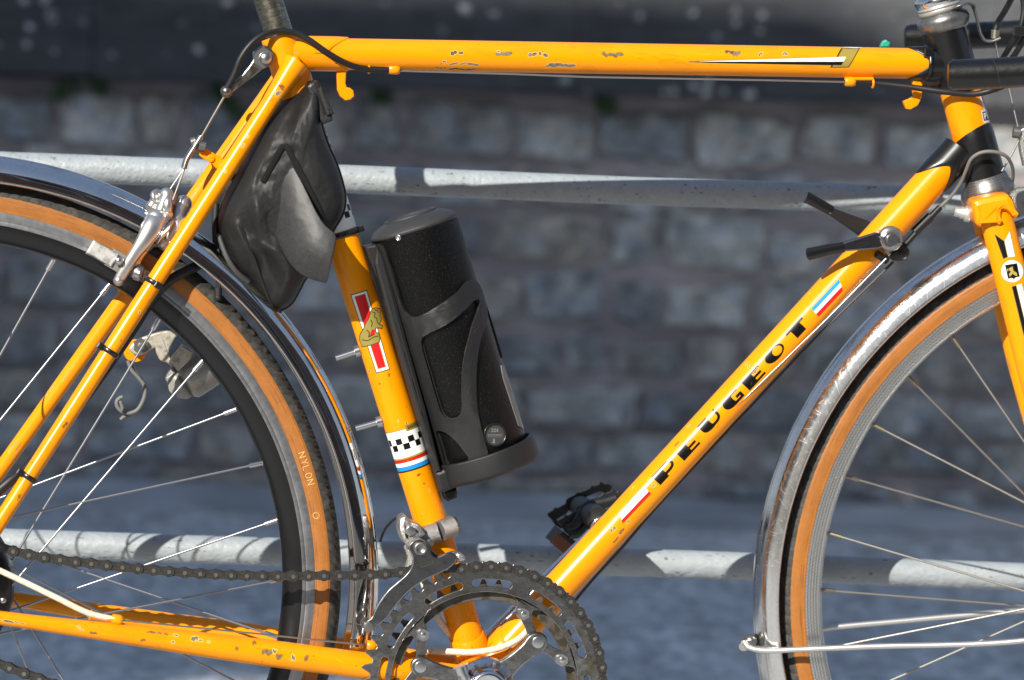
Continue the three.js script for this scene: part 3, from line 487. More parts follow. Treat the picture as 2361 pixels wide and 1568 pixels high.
// seat lug and bottom bracket shell
put('seat_lug', [sleeve(ttA, ttB, RT + 0.0015, a => 0.040 + 0.007 * Math.abs(Math.sin(a)) - 0.006 * Math.cos(2 * a)), sleeve(at(694, 243), at(644, 84), RS + 0.0015, a => 0.0605), ball(at(640, 118), 0.009, 1.4, 1.2, 1.3)], orange, frame);
put('bottom_bracket_shell', [turned(V3(0, 0, -0.034), V3(0, 0, 0.034), [[0, 0.015], [0, 0.0200], [0.002, 0.0212], [0.066, 0.0212], [0.068, 0.02], [0.068, 0.015]], 40), sleeve(stBot, stTop, RS + 0.0014, a => 0.040 - 0.006 * Math.cos(a)), sleeve(dtA, dtB, RD + 0.0014, a => 0.036 - 0.006 * Math.cos(a))], orange, frame);
put('seat_post', rod(at(563, -170), at(652, 105), 0.0119, 0.0119, { n: 30 }), mat({ map: pixTex(256, 256, (x, y) => { const v = 0.52 + 0.3 * (streak(y, x) - 0.5) + 0.2 * (scuff(x, y) - 0.5); return [v * 1.02, v * 0.98, v * 0.88]; }, { color: true, rep: [1, 2] }), metalness: 0.95, roughness: 0.34 }), frame);

// stays
for (const sd of [1, -1]) {
  const stayTop = at(684, 142, 0.016), stayBot = at(-70, 1312, 0.062);
  const a = V3(stayTop.x, stayTop.y, sd * 0.0165), b = V3(stayBot.x - (sd < 0 ? 0.024 : 0), stayBot.y, sd * 0.060);
  const rad = s => 0.0071 - 0.0012 * clamp((s - 0.5) * 2) + 0.0034 * sstep(0.075, 0.0, s);
  if (sd > 0) decorated('seat_stay', a, b, 0.007, 1024, 128, (x, h) => { for (const [u, v, w, hh] of [[640, 215, 5, 9], [648, 232, 4, 12], [648, 200, 3, 8], [570, 315, 3, 3], [560, 335, 3, 3], [110, 1075, 5, 12], [150, 980, 5, 4], [45, 1145, 3, 3], [520, 395, 2, 4], [322, 720, 2, 4], [265, 850, 3, 5]]) { const q = h(u, v); chip(x, q[0], q[1], w, hh); } }, frame, { rad, specks: 60 });
  else put('seat_stay', sweep([a, a.clone().lerp(b, 0.04), a.clone().lerp(b, 0.5), b], rad, { n: 20 }), orange, frame);
  { const g = plate([[375, 508], [405, 530], [420, 575], [415, 640], [388, 715], [335, 800], [275, 860], [215, 800], [235, 690], [275, 590], [320, 530]].map(p => [590.25 + p[0] / 4, p[1] / 4]), 0.012, 0.0125, 0.004, { smooth: 4 }); if (sd < 0) { g.rotateY(Math.PI); g.scale(-1, 1, 1); } put('stay_cap', g, orange, frame); }
  const cR = at(-90, 1413, 0.060), cF = at(905, 1543, 0.030), cE = at(1075, 1567, 0.024);
  const c0 = V3(cR.x, cR.y, sd * 0.060), c1 = V3(cF.x, cF.y, sd * 0.031), c2 = V3(cE.x, cE.y, sd * 0.020);
  const crad = s => 0.0056 + 0.0056 * sstep(0.02, 0.75, s);
  if (sd > 0) decorated('chain_stay', c0, c1, 0.0088, 1024, 160, (x, h) => { for (const [u, v, w, hh] of [[25, 1436, 34, 5], [188, 1452, 6, 3], [215, 1461, 8, 4], [182, 1443, 4, 4], [362, 1460, 26, 3], [405, 1465, 6, 4], [448, 1474, 8, 8], [462, 1478, 5, 3], [480, 1481, 4, 2], [398, 1480, 4, 3], [330, 1476, 5, 4], [585, 1486, 5, 6], [615, 1502, 12, 8], [632, 1503, 5, 5], [642, 1513, 7, 6], [675, 1516, 5, 7], [705, 1518, 4, 6], [747, 1497, 3, 3], [545, 1495, 3, 4]]) { const q = h(u, v); chip(x, q[0], q[1], w, hh, '#6d6c55'); } }, frame, { rad: crad, specks: 90 });
  else put('chain_stay', sweep([c0, c0.clone().lerp(c1, 0.33), c0.clone().lerp(c1, 0.66), c1], crad, { n: 24 }), orange, frame);
  put('chain_stay_end', sweep([c1, c1.clone().lerp(c2, 0.5), c2], s => 0.0112, { n: 24, ovN: 0.8 }), orange, frame);
}
put('chain_stay_bridge', rod(V3(-0.075, 0.012, -0.03), V3(-0.075, 0.012, 0.03), 0.006), orange, frame);
put('brake_bridge', [rod(V3(at(430, 520, 0).x, at(430, 520, 0).y, -0.03), V3(at(430, 520, 0).x, at(430, 520, 0).y, 0.032), 0.0075)], orange, frame);
put('cable_hanger_bridge', [plate([[517, 368], [500, 358], [474, 342], [463, 342], [457, 350], [460, 359], [488, 377], [498, 388], [510, 392]], 0.006, 0.0035, 0.0008, { smooth: 3, holes: [[[464, 347], [471, 347], [474, 353], [468, 357], [462, 353]]] }), rod(at(511, 380, 0.026), at(511, 380, -0.026), 0.0032), cylZ(at(486, 365, 0.012), 0.0032, 0.006, 0.0112)], orange, frame);
// small brazed fittings
put('pump_peg', plate([[776, 160], [799, 160], [797, 192], [800, 201], [808, 203], [815, 209], [817, 222], [808, 230], [797, 232], [785, 223], [778, 208]], -0.003, 0.006, 0.0012), orange, frame);
put('pump_peg', plate([[2105, 182], [2128, 182], [2126, 225], [2117, 243], [2100, 253], [2091, 251], [2086, 240], [2084, 233], [2096, 228], [2107, 221]], -0.003, 0.006, 0.0012), orange, frame);
const stop = (pts, r, cap) => [sweep(pts, r, { n: 8 }), cap];
function cableStop(name, u0, v0, u1, v1, z, hookAt, capAt) {
  const ring = (u, v, R, t) => { const c = at(u, v, z), d = at(u1, v1, z).sub(at(u0, v0, z)).normalize(), N = V3(0, 0, 1), B = N.clone().cross(d); return sweep(Array.from({ length: 21 }, (_, i) => { const a = i / 20 * 6.283; return c.clone().addScaledVector(N, Math.cos(a) * R).addScaledVector(B, Math.sin(a) * R); }), t, { n: 8, transport: true }); };
  const c0 = at(capAt[0], capAt[1], z), d = at(u1, v1, z).sub(at(u0, v0, z)).normalize();
  return put(name, [ring(hookAt[0], hookAt[1], 0.0034, 0.0011), turned(c0.clone().addScaledVector(d, -0.003), c0.clone().addScaledVector(d, 0.006), [[0, 0.0018], [0, 0.0040], [0.006, 0.0044], [0.009, 0.0036], [0.009, 0.0012]], 20), rod(at(u0, v0 - 8, z), at(u1, v1 - 8, z), 0.0018, 0.0018, { ovN: 1.8 })], orange, frame);
}
cableStop('cable_stop', 850, 158, 908, 160, 0.006, [850, 159], [905, 160]);
cableStop('cable_stop', 1952, 190, 2012, 190, 0.006, [2012, 192], [1956, 188]);
{ const st = cableStop('cable_stop', 206, 1426, 266, 1438, 0.050, [209, 1418], [266, 1428]); st.name = 'cable_stop'; }
put('cable_stop', [turned(at(1008, 1497, 0.032), at(1050, 1499, 0.032), [[0, 0.0014], [0, 0.0042], [0.006, 0.0042], [0.007, 0.0022], [0.012, 0.0022], [0.012, 0.001]], 18)].map(g => { g.translate(at(846, 1488, 0.032).x - at(1008, 1497, 0.032).x, at(846, 1488, 0.032).y - at(1008, 1497, 0.032).y, 0); return g; }), orange, frame);
// bolts of the bottle cage showing behind the seat tube
for (const [u, v, uu, vv] of [[832, 807, 774, 826], [884, 970, 820, 988]]) {
  const a = at(u, v), b = at(uu, vv), d = b.clone().sub(a);
  const sb = put('cage_bolt', rod(a, b, 0.0024, 0.0024, { n: 12 }), zinc, frame); put('nut', hexAlong(a.clone().addScaledVector(d, 0.06), a.clone().addScaledVector(d, 0.25), 0.0052), zinc, frame);
}
// seat bolt
put('seat_bolt', [hexZ(at(607, 133, 0.02), 0.0095, 0.013, 0.020), ball(at(612, 134, 0.022), 0.0052, 1, 1, 0.7)], steel, frame);
// ------------------------------------------------------------------ wheels
const RC = { x: -0.4555, y: 0.0743 }, FC = { x: 0.6060, y: 0.0750 };
const td = tileNoise(220, 14, 411, 3), tl = tileNoise(24, 2, 413, 3);
const tanTex = pixTex(1024, 64, (x, y) => { const v = 1 + 0.14 * (tl(x, y) - 0.5) + 0.10 * (td(x, y) - 0.5), d = clamp((td(y, x) - 0.66) * 6) * 0.14; return [0.61 * v - d, 0.375 * v - d * 0.8, 0.13 * v - d * 0.4]; }, { color: true }); tanTex.repeat.set(2.2, 30);
const tanM = mat({ map: tanTex, roughness: 0.55, bumpMap: pixTex(256, 256, (x, y) => fine(x, y), { rep: [20, 20] }), bumpScale: 0.0002 });
const treadM = mat({ map: pixTex(256, 256, (x, y) => { const v = 0.20 + 0.10 * (fine(x, y) - 0.5) + 0.10 * clamp((grime(x, y) - 0.45) * 3); return [v * 1.05, v, v * 0.93]; }, { color: true, rep: [12, 20] }), roughness: 0.8 });
const rimBlack = mat({ color: lin(0.005, 0.005, 0.0055), roughness: 0.30 });
const trackM = mat({ map: pixTex(256, 256, (x, y) => { const v = 0.60 + 0.14 * (streak(y, x) - 0.5) + 0.12 * (grime(x, y) - 0.5); return [v, v, v * 1.01]; }, { color: true, rep: [4, 40] }), metalness: 0.9, roughness: 0.40 });
const knurl = canTex(512, 128, (x, w, h) => {
  x.fillStyle = '#c8c8c8'; x.fillRect(0, 0, w, h); x.strokeStyle = '#303030'; x.lineWidth = 4;
  for (let r = 0; r < 5; r++) for (let i = -1; i < 14; i++) { const X = i * 40 + (r % 2) * 20, Y = 13 + r * 25; x.beginPath(); x.moveTo(X, Y); x.bezierCurveTo(X + 10, Y - 9, X + 25, Y + 9, X + 36, Y); x.stroke(); x.beginPath(); x.moveTo(X + 36, Y); x.lineTo(X + 38, Y + 12); x.stroke(); }
}, { data: true }); knurl.repeat.set(24, 80);
const knurlC = canTex(512, 128, (x, w, h) => { x.fillStyle = '#cfcfcd'; x.fillRect(0, 0, w, h); x.strokeStyle = '#6e6a64'; x.lineWidth = 4; for (let r = 0; r < 5; r++) for (let i = -1; i < 14; i++) { const X = i * 40 + (r % 2) * 20, Y = 13 + r * 25; x.beginPath(); x.moveTo(X, Y); x.bezierCurveTo(X + 10, Y - 9, X + 25, Y + 9, X + 36, Y); x.lineTo(X + 38, Y + 12); x.stroke(); } }); knurlC.repeat.set(24, 80);
const frontRimM = mat({ map: knurlC, metalness: 1, roughness: 0.30, bumpMap: knurl, bumpScale: 0.0005 });
const brassM = mat({ color: lin(0.30, 0.26, 0.19), metalness: 1, roughness: 0.42 });
const spokeR = mat({ color: lin(0.36, 0.37, 0.39), metalness: 1, roughness: 0.42 }), spokeF = mat({ color: lin(0.36, 0.34, 0.30), metalness: 0.9, roughness: 0.45 });
function tyre(W, c, stem) {
  const seg = 1400;
  // tread: rows of slanted cuts reaching from the shoulder over the crown
  const half = [[0.3264, 0.0121], [0.3276, 0.0118], [0.3290, 0.0113], [0.3304, 0.0105], [0.3318, 0.0096], [0.3332, 0.0083], [0.3346, 0.0066], [0.3358, 0.0047], [0.3367, 0.0026], [0.3372, 0]];
  const prof = half.concat(half.slice(0, -1).reverse().map(p => [p[0], -p[1]]));
  const disp = (a, j, r, z) => { const t = Math.abs(z) / 0.0121, N = 235, ph = a * N / (2 * Math.PI) + 0.55 * Math.sin(t * 5.0) + (z < 0 ? 0.5 : 0), f = ph - Math.floor(ph); let d = 0; if (f < 0.22 && t > 0.12) d = 0.0015; const f2 = (ph * 2 + t * 2.1) % 1; if (t > 0.15 && t < 0.66 && f2 < 0.16) d = Math.max(d, 0.0008); if (j === 0 || j === prof.length - 1) d *= 0.2; return [r - d, z]; };
  put('tread', spin(prof, c.x, c.y, 0, Math.PI * 2, seg, disp), treadM, W);
  for (const s of [1, -1]) {
    const p = [[0.3128, 0.0112], [0.3141, 0.0120], [0.3150, 0.0123], [0.3158, 0.01195], [0.3166, 0.0123], [0.3195, 0.0127], [0.3215, 0.0128], [0.3232, 0.0127], [0.3242, 0.0125], [0.3246, 0.01275], [0.3250, 0.0124], [0.3258, 0.0123], [0.3266, 0.0120]].map(q => [q[0], q[1] * s]);
    const g = spin(s > 0 ? p : p.reverse(), c.x, c.y, 0, Math.PI * 2, 900, (a, j, r, z) => { const jj = s > 0 ? j : p.length - 1 - j; if (jj === 2 && (Math.floor(a * 900 / (2 * Math.PI) + 0.5) % 2)) return [r, z - s * 0.0005]; return [r, z]; });
    put('sidewall', g, tanM, W);
  }
}
function wheelSpokes(W, c, n, off, rimR, nipLen, d, fr, zf, ms, mn, k0) {
  for (let k = 0; k < n; k++) {
    const phi = (off + k * 360 / n) * Math.PI / 180, near = (k + k0) % 2 === 0 ? 1 : -1, sg = Math.floor((k + k0) / 2) % 2 ? 1 : -1;
    const P = V3(c.x + rimR * Math.cos(phi), c.y + rimR * Math.sin(phi), near * 0.002);
    // hub end: on the flange circle, so that the spoke passes the axle at distance d on its side
    const al = Math.acos(clamp(d / fr)), be = Math.acos(clamp(d / rimR)); const th = phi + sg * (be - al);
    const Q = V3(c.x + fr * Math.cos(th), c.y + fr * Math.sin(th), near * zf), dir = Q.clone().sub(P).normalize();
    put('spoke', rod(P, Q, 0.001, 0.001, { n: 8, open: true }), ms, W);
    put('nipple', sweep([P.clone().addScaledVector(dir, -0.003), P.clone().addScaledVector(dir, nipLen * 0.45), P.clone().addScaledVector(dir, nipLen * 0.5), P.clone().addScaledVector(dir, nipLen * 0.92), P.clone().addScaledVector(dir, nipLen)], s => s < 0.6 ? 0.0021 : s < 0.98 ? 0.0022 : 0.0012, { n: 8 }), mn, W);
  }
}
const rearWheel = group('rear_wheel', bike), frontWheel = group('front_wheel', bike);
tyre(rearWheel, RC); tyre(frontWheel, FC);
{ // raised maker's word on the rear sidewall
  const t = canTex(1024, 128, (x, w, h) => { x.fillStyle = '#808080'; x.fillRect(0, 0, w, h); }, { data: true });
  const ang = (u, v) => { const p = at(u, v, 0.0125); return [Math.atan2(p.y - RC.y, p.x - RC.x), Math.hypot(p.x - RC.x, p.y - RC.y)]; };
  const G = { N: [[[0, 0], [0, 1]], [[0, 1], [.7, 0]], [[.7, 0], [.7, 1]]], Y: [[[0, 1], [.35, .5]], [[.7, 1], [.35, .5]], [[.35, .5], [.35, 0]]], L: [[[0, 1], [0, 0]], [[0, 0], [.55, 0]]], O: [0, 1, 2, 3, 4, 5, 6, 7, 8, 9].map(i => [[.35 + .35 * Math.cos(i * .6283), .5 + .5 * Math.sin(i * .6283)], [.35 + .35 * Math.cos((i + 1) * .6283), .5 + .5 * Math.sin((i + 1) * .6283)]]) };
  const strokes = []; const lm = mat({ color: lin(0.66, 0.38, 0.14), roughness: 0.5 }); [['N', 691.5, 1051], ['Y', 699, 1067], ['L', 699, 1083], ['O', 709, 1097.5], ['N', 712, 1113]].forEach(([ch, u, v]) => {
    const [a] = ang(u, v), r0 = 0.3182, hgt = 0.0056, wdt = 0.0056;
    for (const [p, q] of G[ch]) { const M = (pt) => { const r = r0 + pt[1] * hgt, an = a - (pt[0] - 0.35) * wdt / r0; return V3(RC.x + r * Math.cos(an), RC.y + r * Math.sin(an), 0.0127); }; strokes.push(rod(M(p), M(q), 0.00042, 0.00042, { n: 6 })); }
    put('raised_letter', strokes.splice(0), lm, rearWheel);
  });
  const c = at(729, 1189, 0.0127); strokes.push(sweep(Array.from({ length: 17 }, (_, i) => V3(c.x + 0.0026 * Math.cos(i * .3927), c.y + 0.0026 * Math.sin(i * .3927), 0.0125)), 0.0004, { n: 6 }));
  put('raised_mark', strokes, lm, rearWheel);
}
put('rim', [spin([[0.3035, 0.0120], [0.3030, 0.0121], [0.2985, 0.0112], [0.2930, 0.0092], [0.2890, 0.0062], [0.2876, 0.003], [0.2872, 0], [0.2876, -0.003], [0.2890, -0.0062], [0.2930, -0.0092], [0.2985, -0.0112], [0.3030, -0.0121], [0.3035, -0.0120]].reverse(), RC.x, RC.y, 0, 2 * Math.PI, 360)], rimBlack, rearWheel);
for (const s of [1, -1]) put('brake_track', spin([[0.3030, 0.01205 * s], [0.3055, 0.0122 * s], [0.3062, 0.0117 * s], [0.3068, 0.0117 * s], [0.3074, 0.0122 * s], [0.3138, 0.0122 * s], [0.3142, 0.0112 * s]], RC.x, RC.y, 0, 2 * Math.PI, 360), trackM, rearWheel);
put('rim', [spin([[0.3142, 0.0112], [0.3136, 0.0121], [0.3022, 0.0112], [0.3012, 0.0100], [0.2995, 0.0078], [0.2985, 0], [0.2995, -0.0078], [0.3012, -0.0100], [0.3022, -0.0112], [0.3136, -0.0121], [0.3142, -0.0112]].reverse(), FC.x, FC.y, 0, 2 * Math.PI, 360)], frontRimM, frontWheel);
wheelSpokes(rearWheel, RC, 36, 1.6, 0.2885, 0.0125, 0.0455, 0.052, 0.030, spokeR, zinc, 0);
wheelSpokes(frontWheel, FC, 36, 1.1, 0.2995, 0.0135, 0.023, 0.026, 0.033, spokeF, brassM, 1);
put('hub', [turned(V3(FC.x, FC.y, -0.048), V3(FC.x, FC.y, 0.048), [[0, 0], [0, 0.006], [0.013, 0.007], [0.014, 0.028], [0.017, 0.028], [0.02, 0.012], [0.076, 0.012], [0.079, 0.028], [0.082, 0.028], [0.083, 0.007], [0.096, 0.006], [0.096, 0]], 40)], steel, frontWheel);
{ // hub motor drum with its cover screws
  put('hub_motor', [turned(V3(RC.x, RC.y, -0.036), V3(RC.x, RC.y, 0.036), [[0, 0], [0, 0.040], [0.004, 0.058], [0.006, 0.062], [0.010, 0.064], [0.062, 0.064], [0.066, 0.062], [0.068, 0.058], [0.072, 0.040], [0.072, 0]], 72)], black, rearWheel);
  for (let i = 0; i < 9; i++) { const a = (-8 + i * 40) * Math.PI / 180; put('screw', ball(V3(RC.x + 0.056 * Math.cos(a), RC.y + 0.056 * Math.sin(a), 0.0325), 0.0027, 1, 1, 0.7), zinc, rearWheel); }
  const sh = new THREE.Shape(), N = 18; for (let i = 0; i < N; i++) for (const [da, r] of [[0, 0.0345], [0.3, 0.0385], [0.5, 0.0388], [0.7, 0.0385]]) { const a = (i + da) / N * 2 * Math.PI; i + da ? sh.lineTo(RC.x + r * Math.cos(a), RC.y + r * Math.sin(a)) : sh.moveTo(RC.x + r * Math.cos(a), RC.y + r * Math.sin(a)); } sh.closePath();
  put('sprocket', ext(sh, 0.0425, 0.0025, 0.0004), chainM, rearWheel);
}
for (const sd of [1, -1]) { // dropout plate where the stays meet at the axle
  const s0 = at(-70, 1312, 0.062), c0 = at(-90, 1413, 0.060), o = sd > 0 ? 0 : -0.024, sh = new THREE.Shape([[s0.x + o + 0.006, s0.y + 0.008], [s0.x + o - 0.008, s0.y + 0.004], [RC.x - 0.012, RC.y + 0.004], [RC.x - 0.010, RC.y - 0.012], [c0.x - 0.004, c0.y - 0.006], [c0.x + 0.006, c0.y + 0.006], [RC.x + 0.010, RC.y + 0.004]].map(p => new THREE.Vector2(p[0], p[1])));
  put('dropout', ext(sh, sd * 0.0605 - 0.0025, 0.005, 0.001), orange, frame);
  put('axle_nut', hexZ(V3(RC.x, RC.y, 0), 0.010, sd > 0 ? 0.060 : -0.072, sd > 0 ? 0.072 : -0.060), zinc, rearWheel);
}
// ------------------------------------------------------------------ mudguards
function mudguard(name, c, a0, a1, R, parent, grow, fm) {
  const prof = [[0.3385, 0.0212], [0.3375, 0.0222], [0.3388, 0.0230], [0.3405, 0.0226], [0.3450, 0.0222], [0.3500, 0.0204], [0.3545, 0.0165], [0.3573, 0.0112], [0.3583, 0.0075], [0.3592, 0.0070], [0.3598, 0.0050], [0.3600, 0], [0.3598, -0.0050], [0.3592, -0.0070], [0.3583, -0.0075], [0.3573, -0.0112], [0.3545, -0.0165], [0.3500, -0.0204], [0.3450, -0.0222], [0.3405, -0.0226], [0.3388, -0.0230], [0.3375, -0.0222], [0.3385, -0.0212]];
  const f = a => grow ? grow(a) : 0;
  const m = put(name, spin(prof.slice().reverse(), c.x, c.y, a0, a1, 260, (a, j, r, z) => [r + f(a) + 0.00012 * nz(a * 9, z * 60, 3.3), z]), fm, parent);
  const inner = prof.slice(2, -2).map(p => [p[0] - 0.0012, p[1] * 0.955]);
  put('inner_face', spin(inner, c.x, c.y, a0, a1, 200, (a, j, r, z) => [r + f(a), z]), fm, m).position.set(0, 0, 0);
  return m;
}
const D2R = Math.PI / 180;
const rearGuard = mudguard('rear_mudguard', RC, -9.2 * D2R, 205 * D2R, 0, bike, a => 0.0105 * Math.pow(Math.max(0, Math.cos(a)), 1.0) - 0.002, rearFenderM);
const frontGuard = mudguard('front_mudguard', FC, 52 * D2R, 232 * D2R, 0, bike, a => -0.0005, fenderM);
{ // the front guard's two wire stays and clip
  steerOn();
  const s1 = [[1716, 1480, 0.026], [1722, 1490, 0.028], [1740, 1497, 0.029], [1770, 1500, 0.030], [1830, 1498, 0.031], [2000, 1491, 0.034], [2361, 1477, 0.041], [2640, 1424, 0.046]];
  put('stay_wire', sweep(A(s1), 0.0026, { n: 10, seg: 60 }), wireLight(), frontGuard);
  const s2 = [[1760, 1478, -0.026], [1880, 1452, -0.030], [2100, 1430, -0.035], [2361, 1407, -0.040], [2640, 1385, -0.046]];
  put('stay_wire', sweep(A(s2), 0.0026, { n: 10, seg: 40 }), wireLight(), frontGuard);
  put('stay_clip', [boxAt(at(1722, 1483, 0.010), 0.010, 0.010, 0.02, 0.2), rod(at(1714, 1491, 0.010), at(1714, 1491, 0.024), 0.004), ball(at(1730, 1478, 0.014), 0.006)], dirtySteel, frontGuard);
  steerOff(); steer(frontGuard); steer(frontWheel);
}
function wireLight() { return mat({ color: lin(0.60, 0.59, 0.57), metalness: 0.85, roughness: 0.38 }); }

// ------------------------------------------------------------------ cranks and chain
const ZC = 0.0440;                            // chain line
const crank = group('crankset', bike);
const arcHole = (r0, r1, a0, a1) => { const p = new THREE.Path(), rm = (r0 + r1) / 2, w = (r1 - r0) / 2, da = w / rm; const pts = []; for (let i = 0; i <= 8; i++) { const a = a0 + da + (a1 - a0 - 2 * da) * i / 8; pts.push([r1, a]); } const out = pts.map(q => new THREE.Vector2(q[0] * Math.cos(q[1]), q[0] * Math.sin(q[1]))); for (let i = 1; i < 6; i++) { const t = i / 6 * Math.PI, cx = rm * Math.cos(a1 - da), cy = rm * Math.sin(a1 - da); const a = a1 - da + t; out.push(new THREE.Vector2(cx + w * Math.cos(a), cy + w * Math.sin(a))); } for (let i = 8; i >= 0; i--) { const a = a0 + da + (a1 - a0 - 2 * da) * i / 8; out.push(new THREE.Vector2(r0 * Math.cos(a), r0 * Math.sin(a))); } for (let i = 1; i < 6; i++) { const t = Math.PI + i / 6 * Math.PI, cx = rm * Math.cos(a0 + da), cy = rm * Math.sin(a0 + da), a = a0 + da + t; out.push(new THREE.Vector2(cx + w * Math.cos(a), cy + w * Math.sin(a))); } p.setFromPoints(out); return p; };
function toothed(R, N, ph, slim = 0) { const sh = new THREE.Shape(), pts = []; for (let i = 0; i < N; i++) for (const [da, dr] of [[-0.5, -0.0042], [-0.36, -0.0036], [-0.24, -0.0008], [-0.12, 0.0030], [-0.05, 0.0042], [0.05, 0.0042], [0.12, 0.0030], [0.24, -0.0008], [0.36, -0.0036]]) { const a = ph + (i + da) / N * 2 * Math.PI, r = R + dr - slim; pts.push(new THREE.Vector2(r * Math.cos(a), r * Math.sin(a))); } sh.setFromPoints(pts); return sh; }
const ringPhase = (() => { const q = at(1131.5, 1306.5, ZC); return Math.atan2(q.y, q.x) + Math.PI / 50; })();
{
  const lobes = [41.5, 163, 283].map(d => d * D2R), sh = toothed(0.1011, 50, ringPhase);
  for (let k = 0; k < 6; k++) for (const c of [27.5, 55.2]) sh.holes.push(arcHole(0.0842, 0.0902, (c + 60 * k - 11.2) * D2R, (c + 60 * k + 11.2) * D2R));
  const core = new THREE.Path(); core.absarc(0, 0, 0.0795, 0, Math.PI * 2, true); sh.holes.push(core);
  const arm = (L, s) => { const a = new THREE.Shape(), q = (r, d) => new THREE.Vector2(r * Math.cos(L + s * d * D2R), r * Math.sin(L + s * d * D2R)); // a strut from lobe to ring, flaring where it joins
    const o = [q(0.0805, 37), q(0.0795, 33), q(0.0770, 29.5), q(0.0735, 28), q(0.0690, 27), q(0.0640, 22), q(0.0590, 14), q(0.0540, 6), q(0.0500, 0), q(0.0580, -3), q(0.0630, 5), q(0.0670, 12), q(0.0715, 16.5), q(0.0755, 17), q(0.0785, 14), q(0.0805, 9)]; a.setFromPoints(s > 0 ? o : o.reverse()); return a; };
  for (const L of lobes) for (const s of [-1, 1]) put('chainring_arm', ext(arm(L, s), ZC - 0.0013, 0.0030, 0.0005), pitted, crank);
  put('outer_chainring', ext(sh, ZC - 0.0016, 0.0032, 0.0005, 30), pitted, crank);
  const s2 = toothed(0.0850, 42, 0.1); const c2 = new THREE.Path(); c2.absarc(0, 0, 0.0715, 0, Math.PI * 2, true); s2.holes.push(c2);
  put('inner_chainring', ext(s2, ZC - 0.0088, 0.003, 0.0004, 60), mat({ map: dirtyTex, color: lin(0.36, 0.32, 0.27), metalness: 0.6, roughness: 0.6 }), crank);
  const sp = new THREE.Shape(), pts = []; for (let k = 0; k < 3; k++) { const L = lobes[k]; for (const [da, r] of [[-60.5, 0.0190], [-32, 0.0205], [-13.5, 0.0320], [-9, 0.0470], [-9.2, 0.0570], [-5, 0.0640], [0, 0.0662], [5, 0.0640], [9.2, 0.0570], [9, 0.0470], [13.5, 0.0320], [32, 0.0205]]) { const a = L + da * D2R; pts.push(V3(r * Math.cos(a), r * Math.sin(a), 0)); } }
  const cc = new THREE.CatmullRomCurve3(pts, true, 'centripetal'); sp.setFromPoints(cc.getPoints(140).slice(0, -1).map(p => new THREE.Vector2(p.x, p.y)));
  put('spider', ext(sp, ZC + 0.0018, 0.0058, 0.0014), pitted, crank);
  for (let k = 0; k < 3; k++) {
    const L = lobes[k], p = V3(0.0578 * Math.cos(L), 0.0578 * Math.sin(L), 0);
    put('rivet', cylZ(p, 0.0050, ZC + 0.007, ZC + 0.0088), zinc, crank);
    for (const s of [-22, 22]) { const a = L + s * D2R, q = V3(0.0688 * Math.cos(a), 0.0688 * Math.sin(a), 0); put('chainring_bolt', [hexZ(q, 0.0058, ZC + 0.0016, ZC + 0.0058), cylZ(q, 0.0025, ZC + 0.0055, ZC + 0.0066, 14)], zinc, crank); put('spacer', cylZ(q, 0.0050, ZC - 0.0075, ZC + 0.0012, 16), steel, crank); }
  }
  // crank arms: this side hangs down and back, the far side points up and forward
  const dirF = at(1432, 1178, -0.062).setZ(0).normalize(), dn = dirF.clone().negate();
  put('crank_arm', [turned(V3(0, 0, ZC + 0.004), V3(0, 0, ZC + 0.024), [[0, 0], [0, 0.0255], [0.004, 0.0240], [0.008, 0.0185], [0.014, 0.0165], [0.0195, 0.0160], [0.020, 0.012], [0.018, 0.0105], [0.018, 0]], 40), sweep([V3(0, 0, ZC + 0.014), dn.clone().multiplyScalar(0.06).setZ(ZC + 0.015), dn.clone().multiplyScalar(0.17).setZ(ZC + 0.022)], s => 0.0125 - 0.003 * s, { n: 20, ovN: 0.62 }), cylZ(dn.clone().multiplyScalar(0.17), 0.013, ZC + 0.015, ZC + 0.029)], chrome, crank);
  put('axle_nut', hexZ(V3(0, 0, 0), 0.0075, ZC + 0.018, ZC + 0.026), steel, crank);
  { const c = at(1075, 1557, ZC + 0.016); put('cotter_pin', [rod(V3(c.x - 0.004, c.y + 0.004, ZC + 0.014), V3(c.x + 0.006, c.y - 0.016, ZC + 0.014), 0.0042), hexAlong(V3(c.x - 0.0055, c.y + 0.007, ZC + 0.014), V3(c.x - 0.003, c.y + 0.001, ZC + 0.014), 0.0065)], zinc, crank); }
  put('axle_cup', turned(V3(0, 0, 0.030), V3(0, 0, 0.040), [[0, 0], [0, 0.0195], [0.006, 0.0195], [0.008, 0.017], [0.009, 0.010], [0.009, 0]], 36), dirtySteel, crank);
  put('crank_arm', [sweep([V3(0, 0, -0.050), dirF.clone().multiplyScalar(0.06).setZ(-0.052), dirF.clone().multiplyScalar(0.168).setZ(-0.060)], s => 0.0125 - 0.003 * s, { n: 20, ovN: 0.62 }), cylZ(V3(0, 0, 0), 0.017, -0.060, -0.036), cylZ(dirF.clone().multiplyScalar(0.168), 0.013, -0.067, -0.053)], chrome, crank);
}
